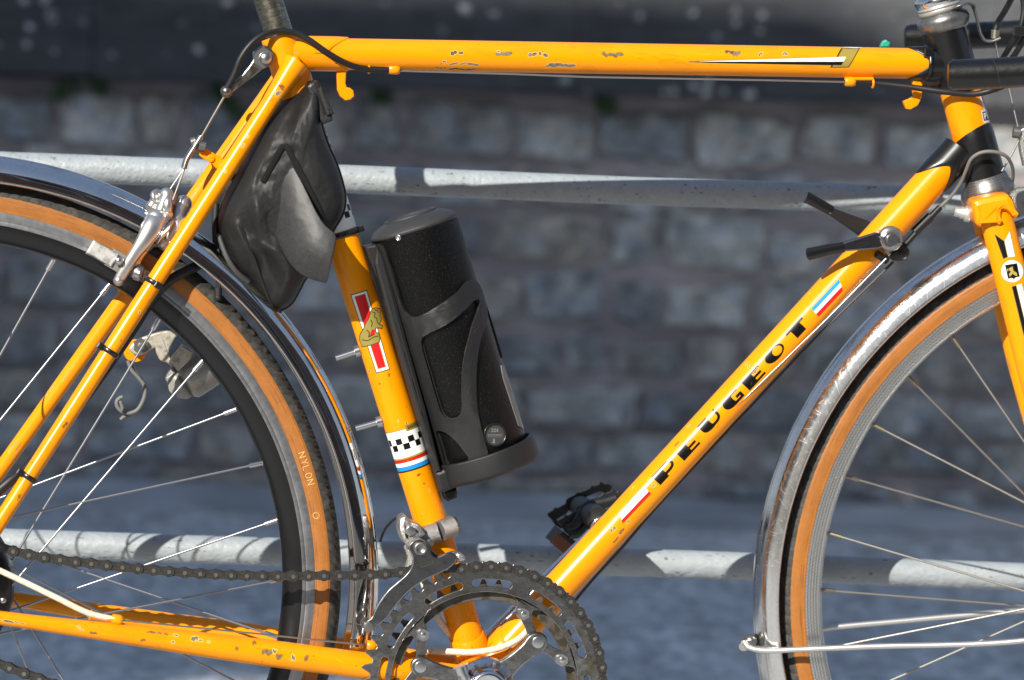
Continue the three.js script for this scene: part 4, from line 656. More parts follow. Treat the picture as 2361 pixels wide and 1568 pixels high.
{ // chain: pin positions along the run, alternate outer and inner links
  const pins = A([[265, 412], [405, 437], [557, 458], [703, 479], [848, 494], [990, 512], [1140, 527], [1282, 542], [1428, 555], [1571, 567], [1716, 577], [1857, 587], [2002, 594], [2141, 600], [2286, 605]].map(p => [p[0] / 4, 1176 + p[1] / 4]).concat([[66, 607], [211, 610], [347, 610], [491, 607], [630, 605], [772, 604], [908, 601], [1052, 598], [1190, 590], [1330, 580]].map(p => [590.25 + p[0] / 4, 1176 + p[1] / 4])), ZC);
  // even out the measured spacing
  const curve = new THREE.CatmullRomCurve3(pins), path = [];
  const ringA = i => ringPhase - Math.PI / 50 + i * 2 * Math.PI / 50, ringP = i => V3(0.1011 * Math.cos(ringA(i)), 0.1011 * Math.sin(ringA(i)), ZC);
  const start = pins[0], end = ringP(1.0); const run = new THREE.CatmullRomCurve3([...pins.slice(0, 24), at(925, 1319, ZC), at(985, 1308, ZC), ringP(2.0), ringP(1.0)]);
  const n = Math.round(run.getLength() / 0.0127), sp = run.getSpacedPoints(n);
  const before = []; for (let k = 1; k <= 4; k++) { const a = Math.atan2(start.y - RC.y, start.x - RC.x) + 0; const d = sp[0].clone().sub(sp[1]).normalize(); before.unshift(sp[0].clone().addScaledVector(d, 0.0127 * k).add(V3(0, 0.0006 * k * k, 0))); }
  path.push(...before, ...sp); for (let i = 0; i >= -30; i--) path.push(ringP(i));
  // lower run back to the sprocket
  const lowA = path[path.length - 1], lowB = V3(RC.x + 0.0, RC.y - 0.0375, ZC); const m = Math.round(lowA.distanceTo(lowB) / 0.0127); for (let i = 1; i <= m; i++) path.push(lowA.clone().lerp(lowB, i / m).add(V3(0, -0.012 * Math.sin(Math.PI * i / m), 0)));
  const link = (w, r, waist) => { const s = new THREE.Shape(), p = []; const h = 0.00635; for (let i = 0; i <= 10; i++) { const a = Math.PI * 0.72 - i / 10 * Math.PI * 1.44; p.push([h + r * Math.cos(a), r * Math.sin(a)]); } p.push([0, -waist]); for (let i = 0; i <= 10; i++) { const a = Math.PI + Math.PI * 0.72 - i / 10 * Math.PI * 1.44; p.push([-h + r * Math.cos(a), r * Math.sin(a)]); } p.push([0, waist]); s.setFromPoints(p.map(q => new THREE.Vector2(q[0], q[1]))); return s; };
  const plateG = (sh, z) => { const g = new THREE.ExtrudeGeometry(sh, { depth: 0.0006, bevelEnabled: true, bevelSize: 0.00025, bevelThickness: 0.00025, bevelOffset: -0.00025, bevelSegments: 1, curveSegments: 1 }); g.translate(0, 0, z); return g; };
  const pinG = (x, r, z0, z1, q = 10) => { const g = new THREE.CylinderGeometry(r, r, z1 - z0, q); g.rotateX(Math.PI / 2); g.translate(x, 0, (z0 + z1) / 2); return g; };
  const oS = link(0, 0.0044, 0.0028), iS = link(0, 0.0046, 0.0031);
  const outer = merge([plateG(oS, 0.0026), plateG(oS, -0.0037)]), inner = merge([plateG(iS, 0.0013), plateG(iS, -0.0024), pinG(-0.00635, 0.0038, -0.0012, 0.0012, 14), pinG(0.00635, 0.0038, -0.0012, 0.0012, 14)]);
  const pinsG = merge([pinG(-0.00635, 0.00175, -0.0040, 0.0042), pinG(0.00635, 0.00175, -0.0040, 0.0042)]);
  const chain = group('chain', bike);
  for (let i = 0; i < path.length - 1; i++) {
    const a = path[i], b = path[i + 1], c = a.clone().add(b).multiplyScalar(0.5), an = Math.atan2(b.y - a.y, b.x - a.x), o = i % 2 === 0;
    const L = mesh('chain_link', o ? outer : inner, chainM, chain); L.position.set(c.x, c.y - GROUND, c.z); L.rotation.z = an;
    if (o) { const q = mesh('pin', pinsG, pinM, chain); q.position.copy(L.position); q.rotation.z = an; }
  }
}
{ // far pedal, seen behind the down tube
  const ped = group('pedal', bike), Z = (x, y) => [1900 / 1.7348 + x * 1200 / 2295 / 1.7348, 1900 / 1.7348 + y * 1200 / 2295 / 1.7348], zl = l => l.map(p => Z(...p));
  const side = zl([[632, 352], [640, 375], [665, 400], [690, 440], [735, 470], [760, 470], [800, 440], [870, 410], [960, 350], [1100, 230], [1140, 140], [1100, 118], [1085, 130], [1070, 115], [1045, 105], [1040, 125], [1000, 140], [980, 135], [965, 155], [930, 175], [885, 190], [865, 190], [845, 210], [800, 230], [780, 245], [775, 275], [715, 310], [690, 305], [680, 325]]);
  const hole = zl([[705, 400], [725, 425], [760, 440], [830, 405], [930, 345], [1060, 230], [1075, 190], [1040, 180], [960, 215], [900, 240], [845, 270], [800, 330], [780, 355]]);
  put('cage_plate', plate(side, -0.105, 0.0025, 0.0006, { holes: [hole] }), rubber, ped);
  const off = plate(side, -0.105, 0.0025, 0.0006, { holes: [hole] }); off.translate(0, 0, -0.055); put('cage_plate', off, rubber, ped);
  const pc = at(...Z(905, 310), -0.09);
  put('body', [rod(V3(pc.x, pc.y, -0.062), V3(pc.x, pc.y, -0.168), 0.011, 0.010, { n: 20 })], rubber, ped);
  put('bridge', [sweep(A(zl([[700, 415], [760, 390], [810, 320], [850, 250], [930, 220], [1000, 205], [1080, 180]]), -0.100), 0.0052, { n: 10, seg: 24 })], rubber, ped);
  put('bridge', [sweep(A(zl([[720, 455], [800, 440], [860, 380], [900, 330], [960, 300]]), -0.098), 0.0045, { n: 10, seg: 20 })], rubber, ped);
  const rc = at(...Z(675, 510), -0.128); put('reflector', [boxAt(rc, 0.022, 0.014, 0.045, -0.65, 0.0015)], rubber, ped);
  put('lens', [boxAt(at(...Z(667, 530), -0.105), 0.020, 0.011, 0.002, -0.65, 0.0004)], mat({ color: lin(0.13, 0.04, 0.008), roughness: 0.3 }), ped);
}
// ------------------------------------------------------------------ front derailleur
const D6 = l => l.map(p => [590.25 + p[0] / 4, 1176 + p[1] / 4].concat(p.length > 2 ? [p[2]] : []));
const D5 = l => l.map(p => [p[0] / 4, 392 + p[1] / 4].concat(p.length > 2 ? [p[2]] : []));
const D8 = l => l.map(p => [1770.75 + p[0] / 4, 392 + p[1] / 4].concat(p.length > 2 ? [p[2]] : []));
const D4 = l => l.map(p => [1770.75 + p[0] / 4, p[1] / 4].concat(p.length > 2 ? [p[2]] : []));
const stDir = stTop.clone().sub(stBot).normalize();
const onSeat = v => { const a = at(653, 112), b = at(1106, 1562), t = (v - 112) / (1562 - 112); return at(653 + (1106 - 653) * t, v); };
{
  const fd = group('front_derailleur', bike);
  const outline = D6([[1845, 425], [1815, 398], [1760, 400], [1660, 435], [1612, 400], [1585, 340], [1545, 292], [1490, 275], [1435, 298], [1405, 350], [1438, 420], [1446, 480], [1425, 540], [1380, 600], [1300, 670], [1220, 740], [1150, 835], [1100, 920], [1068, 990], [1030, 1020], [992, 1050], [1015, 1105], [1070, 1112], [1135, 1060], [1205, 1000], [1275, 905], [1400, 762], [1555, 648], [1700, 582], [1800, 525], [1848, 470]]);
  put('cage_plate', plate(outline, 0.0510, 0.0028, 0.0009, { smooth: 5 }), mat({ color: lin(0.34, 0.345, 0.36), metalness: 1, roughness: 0.16, bumpMap: pixTex(128, 128, (x, y) => grime(x, y), { rep: [12, 12] }), bumpScale: 0.0004 }), fd);
  const inn = plate(outline.map(p => [p[0] + 6, p[1] - 4]), 0.0330, 0.0018, 0.0005, { smooth: 4 }); put('cage_plate', inn, pitted, fd);
  { // maker's stamp on the plate
    const q = D6([[1508, 520], [1640, 475]]), a = at(q[0][0], q[0][1], 0.054), b = at(q[1][0], q[1][1], 0.054), L = a.distanceTo(b);
    const t = canTex(256, 96, (x, w, h) => { x.clearRect(0, 0, w, h); x.fillStyle = '#6a6862'; x.fillRect(0, 0, w, h); x.strokeStyle = '#34322e'; x.fillStyle = '#34322e'; x.lineWidth = 4; x.font = 'italic bold 52px sans-serif'; x.fillText('SIMPLEX', 6, 62); x.strokeRect(3, 3, w - 6, h - 6); });
    const g = new THREE.PlaneGeometry(L, L * 0.30); g.rotateZ(Math.atan2(b.y - a.y, b.x - a.x)); g.translate((a.x + b.x) / 2, (a.y + b.y) / 2, 0.05395);
    put('stamp', g, mat({ map: t, metalness: 0.9, roughness: 0.4 }), fd);
  }
  put('cage_screw', [cylZ(at(...D6([[1038, 1080]])[0], 0.055), 0.0045, 0.030, 0.0565), ], dirtySteel, fd);
  put('pivot', turned(at(...D6([[1503, 343]])[0], 0.046), at(...D6([[1503, 343]])[0], 0.046).add(V3(0, 0, 1)), [[0, 0], [0, 0.0056], [0.0105, 0.0056], [0.0118, 0.0050], [0.0118, 0.0032], [0.0100, 0.0028], [0.0100, 0]], 26), dirtySteel, fd);
  put('body', [plate(D6([[1330, 78], [1383, 54], [1412, 85], [1450, 112], [1512, 136], [1540, 190], [1562, 235], [1500, 275], [1440, 292], [1402, 335], [1372, 312], [1342, 262], [1320, 180]]), 0.014, 0.026, 0.004, { smooth: 4 }), rod(at(...D6([[1440, 300]])[0], 0.036), at(...D6([[1500, 340]])[0], 0.046), 0.007), sweep(A(D6([[1395, 330, 0.024], [1430, 430, 0.03], [1405, 540, 0.034]])), 0.0035, { n: 10, seg: 10 })], alloy, fd);
  put('screw', cylZ(at(...D6([[1422, 192]])[0], 0.04), 0.0042, 0.036, 0.0425), zinc, fd);
  put('screw', cylZ(at(...D6([[1598, 305]])[0], 0.03), 0.0034, 0.024, 0.032), zinc, fd);
  const cc = onSeat(1226); put('clamp_band', [sleeve(cc.clone().addScaledVector(stDir, -0.0075), cc.clone().addScaledVector(stDir, 0.01), 0.0172, () => 0.015), rod(at(...D6([[1420, 275]])[0], 0.017), at(...D6([[1690, 195]])[0], 0.021), 0.0085, 0.0078, { n: 20 }), rod(at(...D6([[1690, 195]])[0], 0.020), at(...D6([[1808, 150]])[0], 0.014), 0.0088, 0.0095, { n: 20 })], alloy, fd);
  put('clamp_bolt', [hexAlong(at(...D6([[1795, 155]])[0], 0.015), at(...D6([[1850, 140]])[0], 0.013), 0.0078)], dirtySteel, fd);
  put('link_arm', [plate(D6([[1850, 400], [1890, 400], [1925, 425], [1938, 455], [1910, 475], [1850, 472]]), 0.036, 0.012, 0.002, { smooth: 3 })], alloy, fd);
  put('cable', sweep(A(D6([[1345, 70, 0.020], [1290, 75, 0.016], [1230, 125, 0.012], [1180, 195, 0.008], [1145, 290, 0.004]])), 0.0011, { n: 8, seg: 20 }), rubber, fd);
}
// ------------------------------------------------------------------ rear centre-pull brake
{
  const rb = group('rear_brake', bike);
  put('brake_arm', [sweep(A(D5([[1470, 430, 0.020], [1410, 520, 0.026], [1330, 650, 0.028], [1240, 780, 0.027], [1170, 890, 0.026], [1095, 1015, 0.024]])), s => 0.0088 - 0.0038 * sstep(0.1, 0.7, s) - 0.0006 * sstep(0.9, 1, s), { n: 18, seg: 40, ovN: 0.7 }), ball(at(...D5([[1440, 470]])[0], 0.022), 0.0092, 1, 1.1, 0.7), ball(at(...D5([[1095, 1018]])[0], 0.024), 0.0046)], castAlloy, rb);
  put('brake_arm', [sweep(A(D5([[1690, 310, 0.004], [1640, 430, 0.012], [1640, 520, 0.018], [1590, 600, 0.018], [1530, 665, 0.016]])), s => 0.0076 - 0.001 * Math.sin(s * 3.1), { n: 18, seg: 30, ovN: 0.8 }), ball(at(...D5([[1525, 668]])[0], 0.016), 0.0074), ball(at(...D5([[1690, 312]])[0], 0.004), 0.0074)], castAlloy, rb);
  put('anchor', [sweep(A(D5([[1545, 225, 0.016], [1520, 300, 0.018], [1480, 385, 0.018]])), 0.0058, { n: 16, seg: 10 }), ball(at(...D5([[1535, 225]])[0], 0.016), 0.0058), sweep(A(D5([[1390, 345, 0.012], [1475, 235, 0.010]])), 0.0048, { n: 14 }), turned(at(...D5([[1440, 255]])[0], 0.012), at(...D5([[1480, 235]])[0], 0.016), [[0, 0], [0, 0.0066], [0.003, 0.0068], [0.004, 0.005], [0.004, 0]], 18)], castAlloy, rb);
  put('anchor', [sweep(A(D5([[1600, 240, 0.006], [1575, 330, 0.010]])), 0.0050, { n: 14 }), ball(at(...D5([[1545, 330]])[0], 0.022), 0.0060, 0.8, 1.3, 0.8), rod(at(...D5([[1520, 395]])[0], 0.020), at(...D5([[1560, 430]])[0], 0.024), 0.0040)], castAlloy, rb);
  put('pivot_bolt', [turned(at(...D5([[1375, 475]])[0], 0.012), at(...D5([[1330, 500]])[0], 0.03), [[0, 0], [0, 0.009], [0.006, 0.0095], [0.008, 0.008], [0.008, 0]], 20)], mat({ color: lin(0.42, 0.40, 0.33), metalness: 0.8, roughness: 0.45 }), rb);
  const h = []; for (let i = 0; i <= 110; i++) { const t = i / 110, a = t * 4 * 6.283, c = at(1492 / 4 + t * 17, 392 + (600 - t * 62) / 4, 0.022); h.push(c.clone().add(V3(0.0055 * Math.cos(a) * 0.8, 0.0082 * Math.cos(a), 0.0075 * Math.sin(a)))); }
  put('spring', [sweep(h, 0.0011, { n: 7, transport: true }), sweep(A(D5([[1480, 590, 0.028], [1420, 650, 0.029], [1350, 745, 0.028]])), 0.0011, { n: 7 })], zinc, rb);
  put('pad_holder', boxAt(at(...D5([[945, 768]])[0], 0.022), 0.0235, 0.0120, 0.0125, -29 * D2R, 0.0012), mat({ map: alloyTex, metalness: 0.55, roughness: 0.5 }), rb);
  put('brake_pad', [boxAt(at(...D5([[1065, 830]])[0], 0.020), 0.012, 0.016, 0.012, -29 * D2R, 0.001), boxAt(at(...D5([[940, 800]])[0], 0.0145), 0.026, 0.009, 0.004, -29 * D2R, 0.001)], mat({ color: lin(0.18, 0.17, 0.155), roughness: 0.7 }), rb);
  put('pad_bolt', [ball(at(...D5([[1095, 836]])[0], 0.030), 0.0040), hexAlong(at(...D5([[1235, 940]])[0], 0.02), at(...D5([[1310, 965]])[0], 0.024), 0.0056)], zinc, rb);
  put('washer_stack', [turned(at(...D5([[1215, 925]])[0], 0.02), at(...D5([[1320, 960]])[0], 0.02), [[0, 0], [0, 0.006], [0.003, 0.006], [0.003, 0.007], [0.008, 0.0072], [0.010, 0.006], [0.010, 0]], 18)], steel, rb);
  // yoke, straddle wire
  put('straddle_yoke', [sweep(A([[463, 314, 0.010], [448, 338, 0.010], [430, 368, 0.010], [424, 388, 0.010]]), 0.0026, { n: 10, seg: 10, ovN: 2.2 })], steel, rb);
  put('yoke_bolt', [hexAlong(at(458, 336, 0.012), at(473, 339, 0.012), 0.0050), hexAlong(at(441, 330, 0.008), at(452, 326, 0.008), 0.0050)], dirtySteel, rb);
  put('straddle_wire', [rod(at(430, 380, 0.010), at(386, 446, 0.014), 0.0008), rod(at(427, 385, 0.010), at(393, 476, 0.022), 0.0008)], wireM, rb);
  put('cable', rod(at(519, 219, 0.016), at(464, 316, 0.010), 0.0010, 0.001, { n: 8 }), wireM, rb);
  put('cable_hanger', [plate([[592, 112], [608, 104], [626, 112], [632, 132], [624, 150], [608, 158], [585, 176], [556, 198], [532, 215], [520, 220], [513, 213], [517, 204], [530, 196], [556, 174], [576, 150], [584, 136], [585, 122]], 0.0155, 0.0036, 0.0010, { smooth: 4 }), ball(at(522, 211, 0.018), 0.0050)], mat({ map: dirtyTex, color: lin(0.9, 0.88, 0.82), metalness: 0.95, roughness: 0.32 }), rb);
}
// ------------------------------------------------------------------ cables
put('brake_housing', sweep(A([[522, 206, 0.019], [540, 172, 0.022], [556, 132, 0.024], [578, 102, 0.024], [604, 82, 0.022], [640, 72, 0.0185], [680, 76, 0.0165], [712, 92, 0.0165], [752, 120, 0.0160], [800, 147, 0.0130], [842, 159, 0.009], [904, 161, 0.006]]), 0.0026, { n: 12, seg: 80 }), rubber);
put('brake_cable', sweep(A([[908, 163], [1180, 170.5], [1355, 177.5], [1600, 182], [1770, 185], [1953, 189]], 0.006), 0.00085, { n: 8 }), wireM);
put('brake_housing', sweep(A([[1958, 189, 0.006], [2014, 192, 0.006], [2100, 201, 0.012], [2180, 212, 0.020], [2245, 217, 0.024], [2290, 207, 0.03], [2330, 190, 0.05], [2400, 150, 0.09]]), 0.0026, { n: 12, seg: 60 }), rubber);
put('gear_cable', sweep(A([[1300, 1355, 0.0125], [1470, 1176, 0.0128], [1620, 1013, 0.0128], [1771, 867, 0.0130], [1905, 737, 0.0136], [2043, 596, 0.020]]), 0.0008, { n: 8 }), wireM);
put('gear_housing', sweep(A([[1322, 1390, -0.004], [1370, 1333, 0], [1430, 1268, 0], [1505, 1180, 0.001], [1600, 1077, 0.001], [1743, 925, 0.001], [1880, 780, 0.001], [2060, 604, 0.004]]), 0.0013, { n: 8, seg: 60 }), mat({ color: lin(0.05, 0.045, 0.042), roughness: 0.5 }));
put('gear_housing', sweep(A([[2168, 477, 0.000], [2120, 528, 0], [2075, 578, 0.002]]), 0.0028, { n: 10 }), rubber);
put('gear_housing', sweep(A([[2168, 477, 0.000], [2195, 450, 0.004], [2216, 420, 0.012], [2228, 392, 0.020], [2240, 366, 0.026], [2262, 352, 0.03], [2292, 350, 0.032], [2318, 359, 0.030], [2331, 376, 0.024], [2336, 400, 0.015], [2330, 440, 0.0]]), 0.0016, { n: 8, seg: 50 }), greyWire);
put('gear_housing', sweep(A([[-60, 1290, 0.052], [0, 1316, 0.053], [60, 1344, 0.054], [130, 1378, 0.055], [205, 1414, 0.053], [262, 1428, 0.050]]), 0.0025, { n: 12, seg: 40 }), white);
put('gear_cable', sweep(A([[268, 1429, 0.050], [600, 1462, 0.043], [838, 1487, 0.033]]), 0.0008, { n: 8 }), wireM);
put('gear_housing', sweep(A([[975, 1342, 0.006], [985, 1368, 0.008], [1000, 1400, 0.008], [1012, 1428, 0.008], [1030, 1452, 0.004], [1045, 1470, -0.004]]), 0.0027, { n: 12, seg: 30 }), white);
put('gear_housing', sweep(A([[985, 1500, 0.022], [1044, 1503, 0.024], [1090, 1504, 0.026], [1150, 1495, 0.026], [1195, 1474, 0.022], [1222, 1448, 0.016]]), 0.0028, { n: 12, seg: 40 }), white);
put('motor_cable', sweep(A([[540, 585, 0.006], [500, 597, 0.008], [470, 606, 0.010], [430, 625, 0.018], [392, 646, 0.022], [356, 682, 0.018], [300, 770, 0.022], [200, 912, 0.032], [110, 1022, 0.036], [62, 1078, 0.046], [20, 1112, 0.052], [-50, 1172, 0.05]]), 0.0042, { n: 14, seg: 90 }), rubber);
// cable ties
function ringTie(c, dir, R, headDir, parent = bike) {
  const N = V3(0, 0, 1).addScaledVector(dir, -dir.z).normalize(), B = N.clone().cross(dir);
  const pts = Array.from({ length: 29 }, (_, i) => { const a = i / 28 * 6.283; return c.clone().addScaledVector(N, Math.cos(a) * R).addScaledVector(B, Math.sin(a) * R); });
  const h = c.clone().addScaledVector(N, Math.cos(headDir) * (R + 0.0015)).addScaledVector(B, Math.sin(headDir) * (R + 0.0015));
  put('cable_tie', [sweep(pts, 0.0009, { n: 8, transport: true, ovB: 2.4 }), boxAt(h, 0.0055, 0.0062, 0.0045, Math.atan2(dir.y, dir.x), 0.0008), boxAt(h.clone().add(V3(0, 0, 0.0022)), 0.0022, 0.0042, 0.001, Math.atan2(dir.y, dir.x), 0.0002)], black, parent);
}
{
  const a = at(684, 142, 0.0165), b = at(-70, 1312, 0.060); b.z = 0.06; const d = b.clone().sub(a).normalize(), P = v => a.clone().lerp(b, (v - 142) / (1312 - 142));
  ringTie(P(660), d, 0.0080, 0.35); ringTie(P(818), d, 0.0076, -1.25); ringTie(P(1105), d, 0.0070, -1.2);
  ringTie(onSeat(541), stDir, 0.0152, -1.35);
}
// ------------------------------------------------------------------ dynamo on the far stay and its loose wire
{
  const dy = group('dynamo', bike), E = (x, y) => [x / 4, 784 + y / 4], z = -0.055;
  const a = at(...E(1690, 375), z), b = at(...E(2060, 130), z);
  put('housing', turned(a, b, [[0, 0], [0, 0.0165], [0.003, 0.0192], [0.006, 0.0196], [0.052, 0.0196], [0.058, 0.0165], [0.062, 0.009], [0.075, 0.009], [0.075, 0]], 32), mat({ map: alloyTex, color: lin(0.62, 0.61, 0.58), metalness: 0.75, roughness: 0.42 }), dy);
  put('terminal_cap', [turned(a.clone().addScaledVector(b.clone().sub(a).normalize(), -0.012), b, [[0, 0], [0, 0.010], [0.006, 0.015], [0.013, 0.0158], [0.013, 0]], 24), plate([E(1535, 345), E(1600, 300), E(1660, 420), E(1655, 475), E(1590, 505), E(1560, 470)], z + 0.004, 0.008, 0.001)], mat({ color: lin(0.30, 0.29, 0.265), roughness: 0.55, metalness: 0.3 }), dy);
  put('bracket', [plate([E(1190, 80), E(1250, 10), E(1360, -40), E(1540, -85), E(1640, -60), E(1600, 10), E(1560, 100), E(1590, 250), E(1540, 210), E(1480, 190), E(1440, 120), E(1430, 75), E(1380, 100), E(1300, 140), E(1230, 130)], -0.036, 0.008, 0.0014, { smooth: 3 }), plate([E(1560, 190), E(1680, 40), E(1790, 110), E(1740, 200), E(1640, 290)], -0.034, 0.010, 0.0015)], mat({ map: alloyTex, color: lin(0.85, 0.80, 0.70), metalness: 0.5, roughness: 0.5 }), dy);
  put('mount_lug', [cylZ(at(...E(1245, 100), -0.04), 0.0098, -0.046, -0.037)], orange, dy);
  put('mount_bolt', [hexZ(at(...E(1300, 55), -0.03), 0.0072, -0.030, -0.024), cylZ(at(...E(1300, 50), -0.03), 0.0032, -0.026, -0.019, 14)], dirtySteel, dy);
  put('loose_wire', sweep(A([E(1180, 190), E(1210, 270), E(1280, 350), E(1330, 420), E(1338, 490), E(1310, 580), E(1260, 650), E(1190, 675), E(1120, 655), E(1080, 610), E(1078, 565), E(1105, 535), E(1130, 525)], -0.030), 0.0018, { n: 8, seg: 60 }), greyWire, dy);
  put('loose_wire', sweep(A([E(1205, 190), E(1240, 280), E(1300, 360), E(1335, 440), E(1325, 540), E(1275, 640), E(1200, 690), E(1140, 710), E(1112, 735)], -0.034), 0.0016, { n: 8, seg: 50 }), greyWire, dy);
  put('loose_wire', sweep(A([E(1110, 560), E(1125, 610), E(1140, 660)], -0.028), 0.0016, { n: 8, seg: 10 }), greyWire, dy);
}
// ------------------------------------------------------------------ shift levers
{
  const sl = group('shift_levers', bike), dtDir = dtB.clone().sub(dtA).normalize(), c = at(2029, 556);
  const P = (x, y) => D8([[x, y]])[0];
  put('clamp_band', [sleeve(c.clone().addScaledVector(dtDir, -0.006), c.clone().addScaledVector(dtDir, 1), RD + 0.0014, () => 0.012), cylZ(at(...P(1125, 630), 0.02), 0.0078, 0.010, 0.024), cylZ(at(...P(1010, 540), -0.02), 0.0078, -0.026, -0.010)], dirtySteel, sl);
  put('lever', [plate([P(690, 668), P(990, 574), P(1060, 585), P(1100, 640), P(1080, 700), P(1020, 728), P(720, 752), P(700, 745)], 0.0245, 0.0048, 0.0014)], mat({ color: lin(0.20, 0.20, 0.21), metalness: 1, roughness: 0.28 }), sl);
  { const q0 = at(...P(800, 705), 0.0293), q1 = at(...P(940, 672), 0.0293), L = q0.distanceTo(q1); const g = new THREE.PlaneGeometry(L, L * 0.34); g.rotateZ(Math.atan2(q1.y - q0.y, q1.x - q0.x)); g.translate((q0.x + q1.x) / 2, (q0.y + q1.y) / 2, 0.02945); put('stamp', g, mat({ map: canTex(128, 48, (x, w, h) => { x.fillStyle = '#6a6968'; x.fillRect(0, 0, w, h); x.strokeStyle = '#4c4b49'; x.lineWidth = 3; x.strokeRect(2, 2, w - 4, h - 4); x.fillStyle = '#4c4b49'; x.font = 'italic bold 28px sans-serif'; x.fillText('SIMPLEX', 4, 34); }), metalness: 0.95, roughness: 0.32 }), sl); }
  put('lever_grip', sweep([at(...P(700, 712), 0.0272), at(...P(560, 735), 0.0278), at(...P(420, 768), 0.0285), at(...P(370, 778), 0.0288), at(...P(356, 781), 0.0288)], s => s > 0.97 ? 0.003 : 0.0046 + 0.0009 * s, { n: 18, ovN: 0.6 }), black, sl);
  put('friction_disc', turned(at(...P(1120, 630), 0.0235), at(...P(1120, 630), 0.0235).add(V3(0, 0, 1)), [[0, 0], [0, 0.0108], [0.0050, 0.0108], [0.0058, 0.0098], [0.0072, 0.0082], [0.0076, 0.006], [0.0076, 0]], 36), mat({ map: alloyTex, color: lin(0.75, 0.75, 0.75), metalness: 0.9, roughness: 0.34 }), sl);
  put('wing_nut', [plate([P(1020, 610), P(1060, 612), P(1090, 580), P(1130, 570), P(1175, 585), P(1195, 640), P(1240, 665), P(1235, 690), P(1190, 680), P(1150, 715), P(1100, 715), P(1065, 690), P(1050, 650)], 0.0308, 0.003, 0.0008, { smooth: 3 }), hexZ(at(...P(1135, 640), 0.03), 0.0056, 0.033, 0.0365)], mat({ color: lin(0.42, 0.42, 0.43), metalness: 1, roughness: 0.32 }), sl);
  put('lever', plate([P(930, 470), P(960, 490), P(850, 612), P(720, 520), P(560, 408), P(590, 345)], -0.0285, 0.005, 0.0014), rubber, sl);
  put('lever_grip', sweep(A([P(590, 380), P(480, 318), P(380, 262), P(345, 248)], -0.027), s => 0.0046 + 0.0006 * s, { n: 18, ovN: 0.8 }), black, sl);
  put('cable_stop', [rod(at(...P(1005, 772), 0.018), at(...P(1095, 835), 0.014), 0.0034, 0.0034, { n: 12 }), ball(at(...P(1200, 760), 0.004), 0.0085, 1.2, 0.9, 1)], rubber, sl);
  put('cable_guide', [rod(at(...P(1350, 575), 0), at(...P(1500, 430), 0), 0.0042, 0.0042, { n: 12 })], rubber, sl);
}
// ------------------------------------------------------------------ headset, fork, handlebar
const hDir = htT.clone().sub(htB).normalize();
steerOn();
{
  const hs = steer(group('headset', bike)), t0 = at(2181, 70);
  put('upper_cup', turned(t0, t0.clone().add(hDir), [[-0.001, 0.016], [0, 0.0195], [0.004, 0.0215], [0.008, 0.0232], [0.012, 0.0222], [0.015, 0.0190], [0.016, 0.0180]], 48), dirtySteel, hs);
  put('washer', turned(t0, t0.clone().add(hDir), [[0.0155, 0.014], [0.0155, 0.0188], [0.0195, 0.0190], [0.0195, 0.0176], [0.0205, 0.0176], [0.0205, 0.0188], [0.0225, 0.0188], [0.0225, 0.014]], 48), mat({ map: alloyTex, metalness: 0.7, roughness: 0.5 }), hs);
  put('lock_nut', turned(t0, t0.clone().add(hDir), [[0.0225, 0.0180], [0.0240, 0.0196], [0.0275, 0.0202], [0.0305, 0.0192], [0.0320, 0.0168], [0.0335, 0.0172], [0.0370, 0.0178], [0.0480, 0.0178], [0.0480, 0.011]], 48), chrome, hs);
  put('stem_quill', rod(t0.clone().addScaledVector(hDir, 0.04), t0.clone().addScaledVector(hDir, 0.13), 0.011, 0.011, { n: 24 }), chrome, hs);
  put('cable_hanger', sweep(A(D4([[1690, 80, 0.012], [1760, 52, 0.017], [1830, 32, 0.012], [1880, 45, 0.006], [1910, 110, 0.002], [1940, 230, 0], [1965, 320, 0], [2000, 372, 0], [2060, 378, 0], [2140, 350, 0]])), 0.0014, { n: 8, seg: 60, ovN: 4.0 }), dirtySteel, hs);
  put('ferrule', rod(at(...D4([[2092, 355]])[0], 0), at(...D4([[2098, 275]])[0], 0), 0.0034, 0.0036, { n: 14 }), mat({ color: lin(0.35, 0.32, 0.26), metalness: 0.9, roughness: 0.4 }), hs);
  const b0 = at(2270, 413); put('lower_cup', turned(b0, b0.clone().sub(hDir), [[-0.002, 0.016], [-0.002, 0.0195], [0.004, 0.0212], [0.008, 0.0232], [0.012, 0.0236], [0.016, 0.0220], [0.018, 0.0190], [0.021, 0.0180], [0.023, 0.014]], 48), dirtySteel, hs);
  put('brake_housing', sweep(A(D4([[2098, 280, 0], [2120, 210, 0], [2180, 110, 0.01], [2240, 0, 0.02], [2300, -120, 0.04]])), 0.0027, { n: 12, seg: 30 }), rubber, hs);
  put('brake_cable', sweep(A([[2295, 97, 0], [2302, 130, 0], [2326, 200, 0.004], [2340, 262, 0.008], [2349, 300, 0.01]]), 0.0008, { n: 8 }), wireM, hs);
}
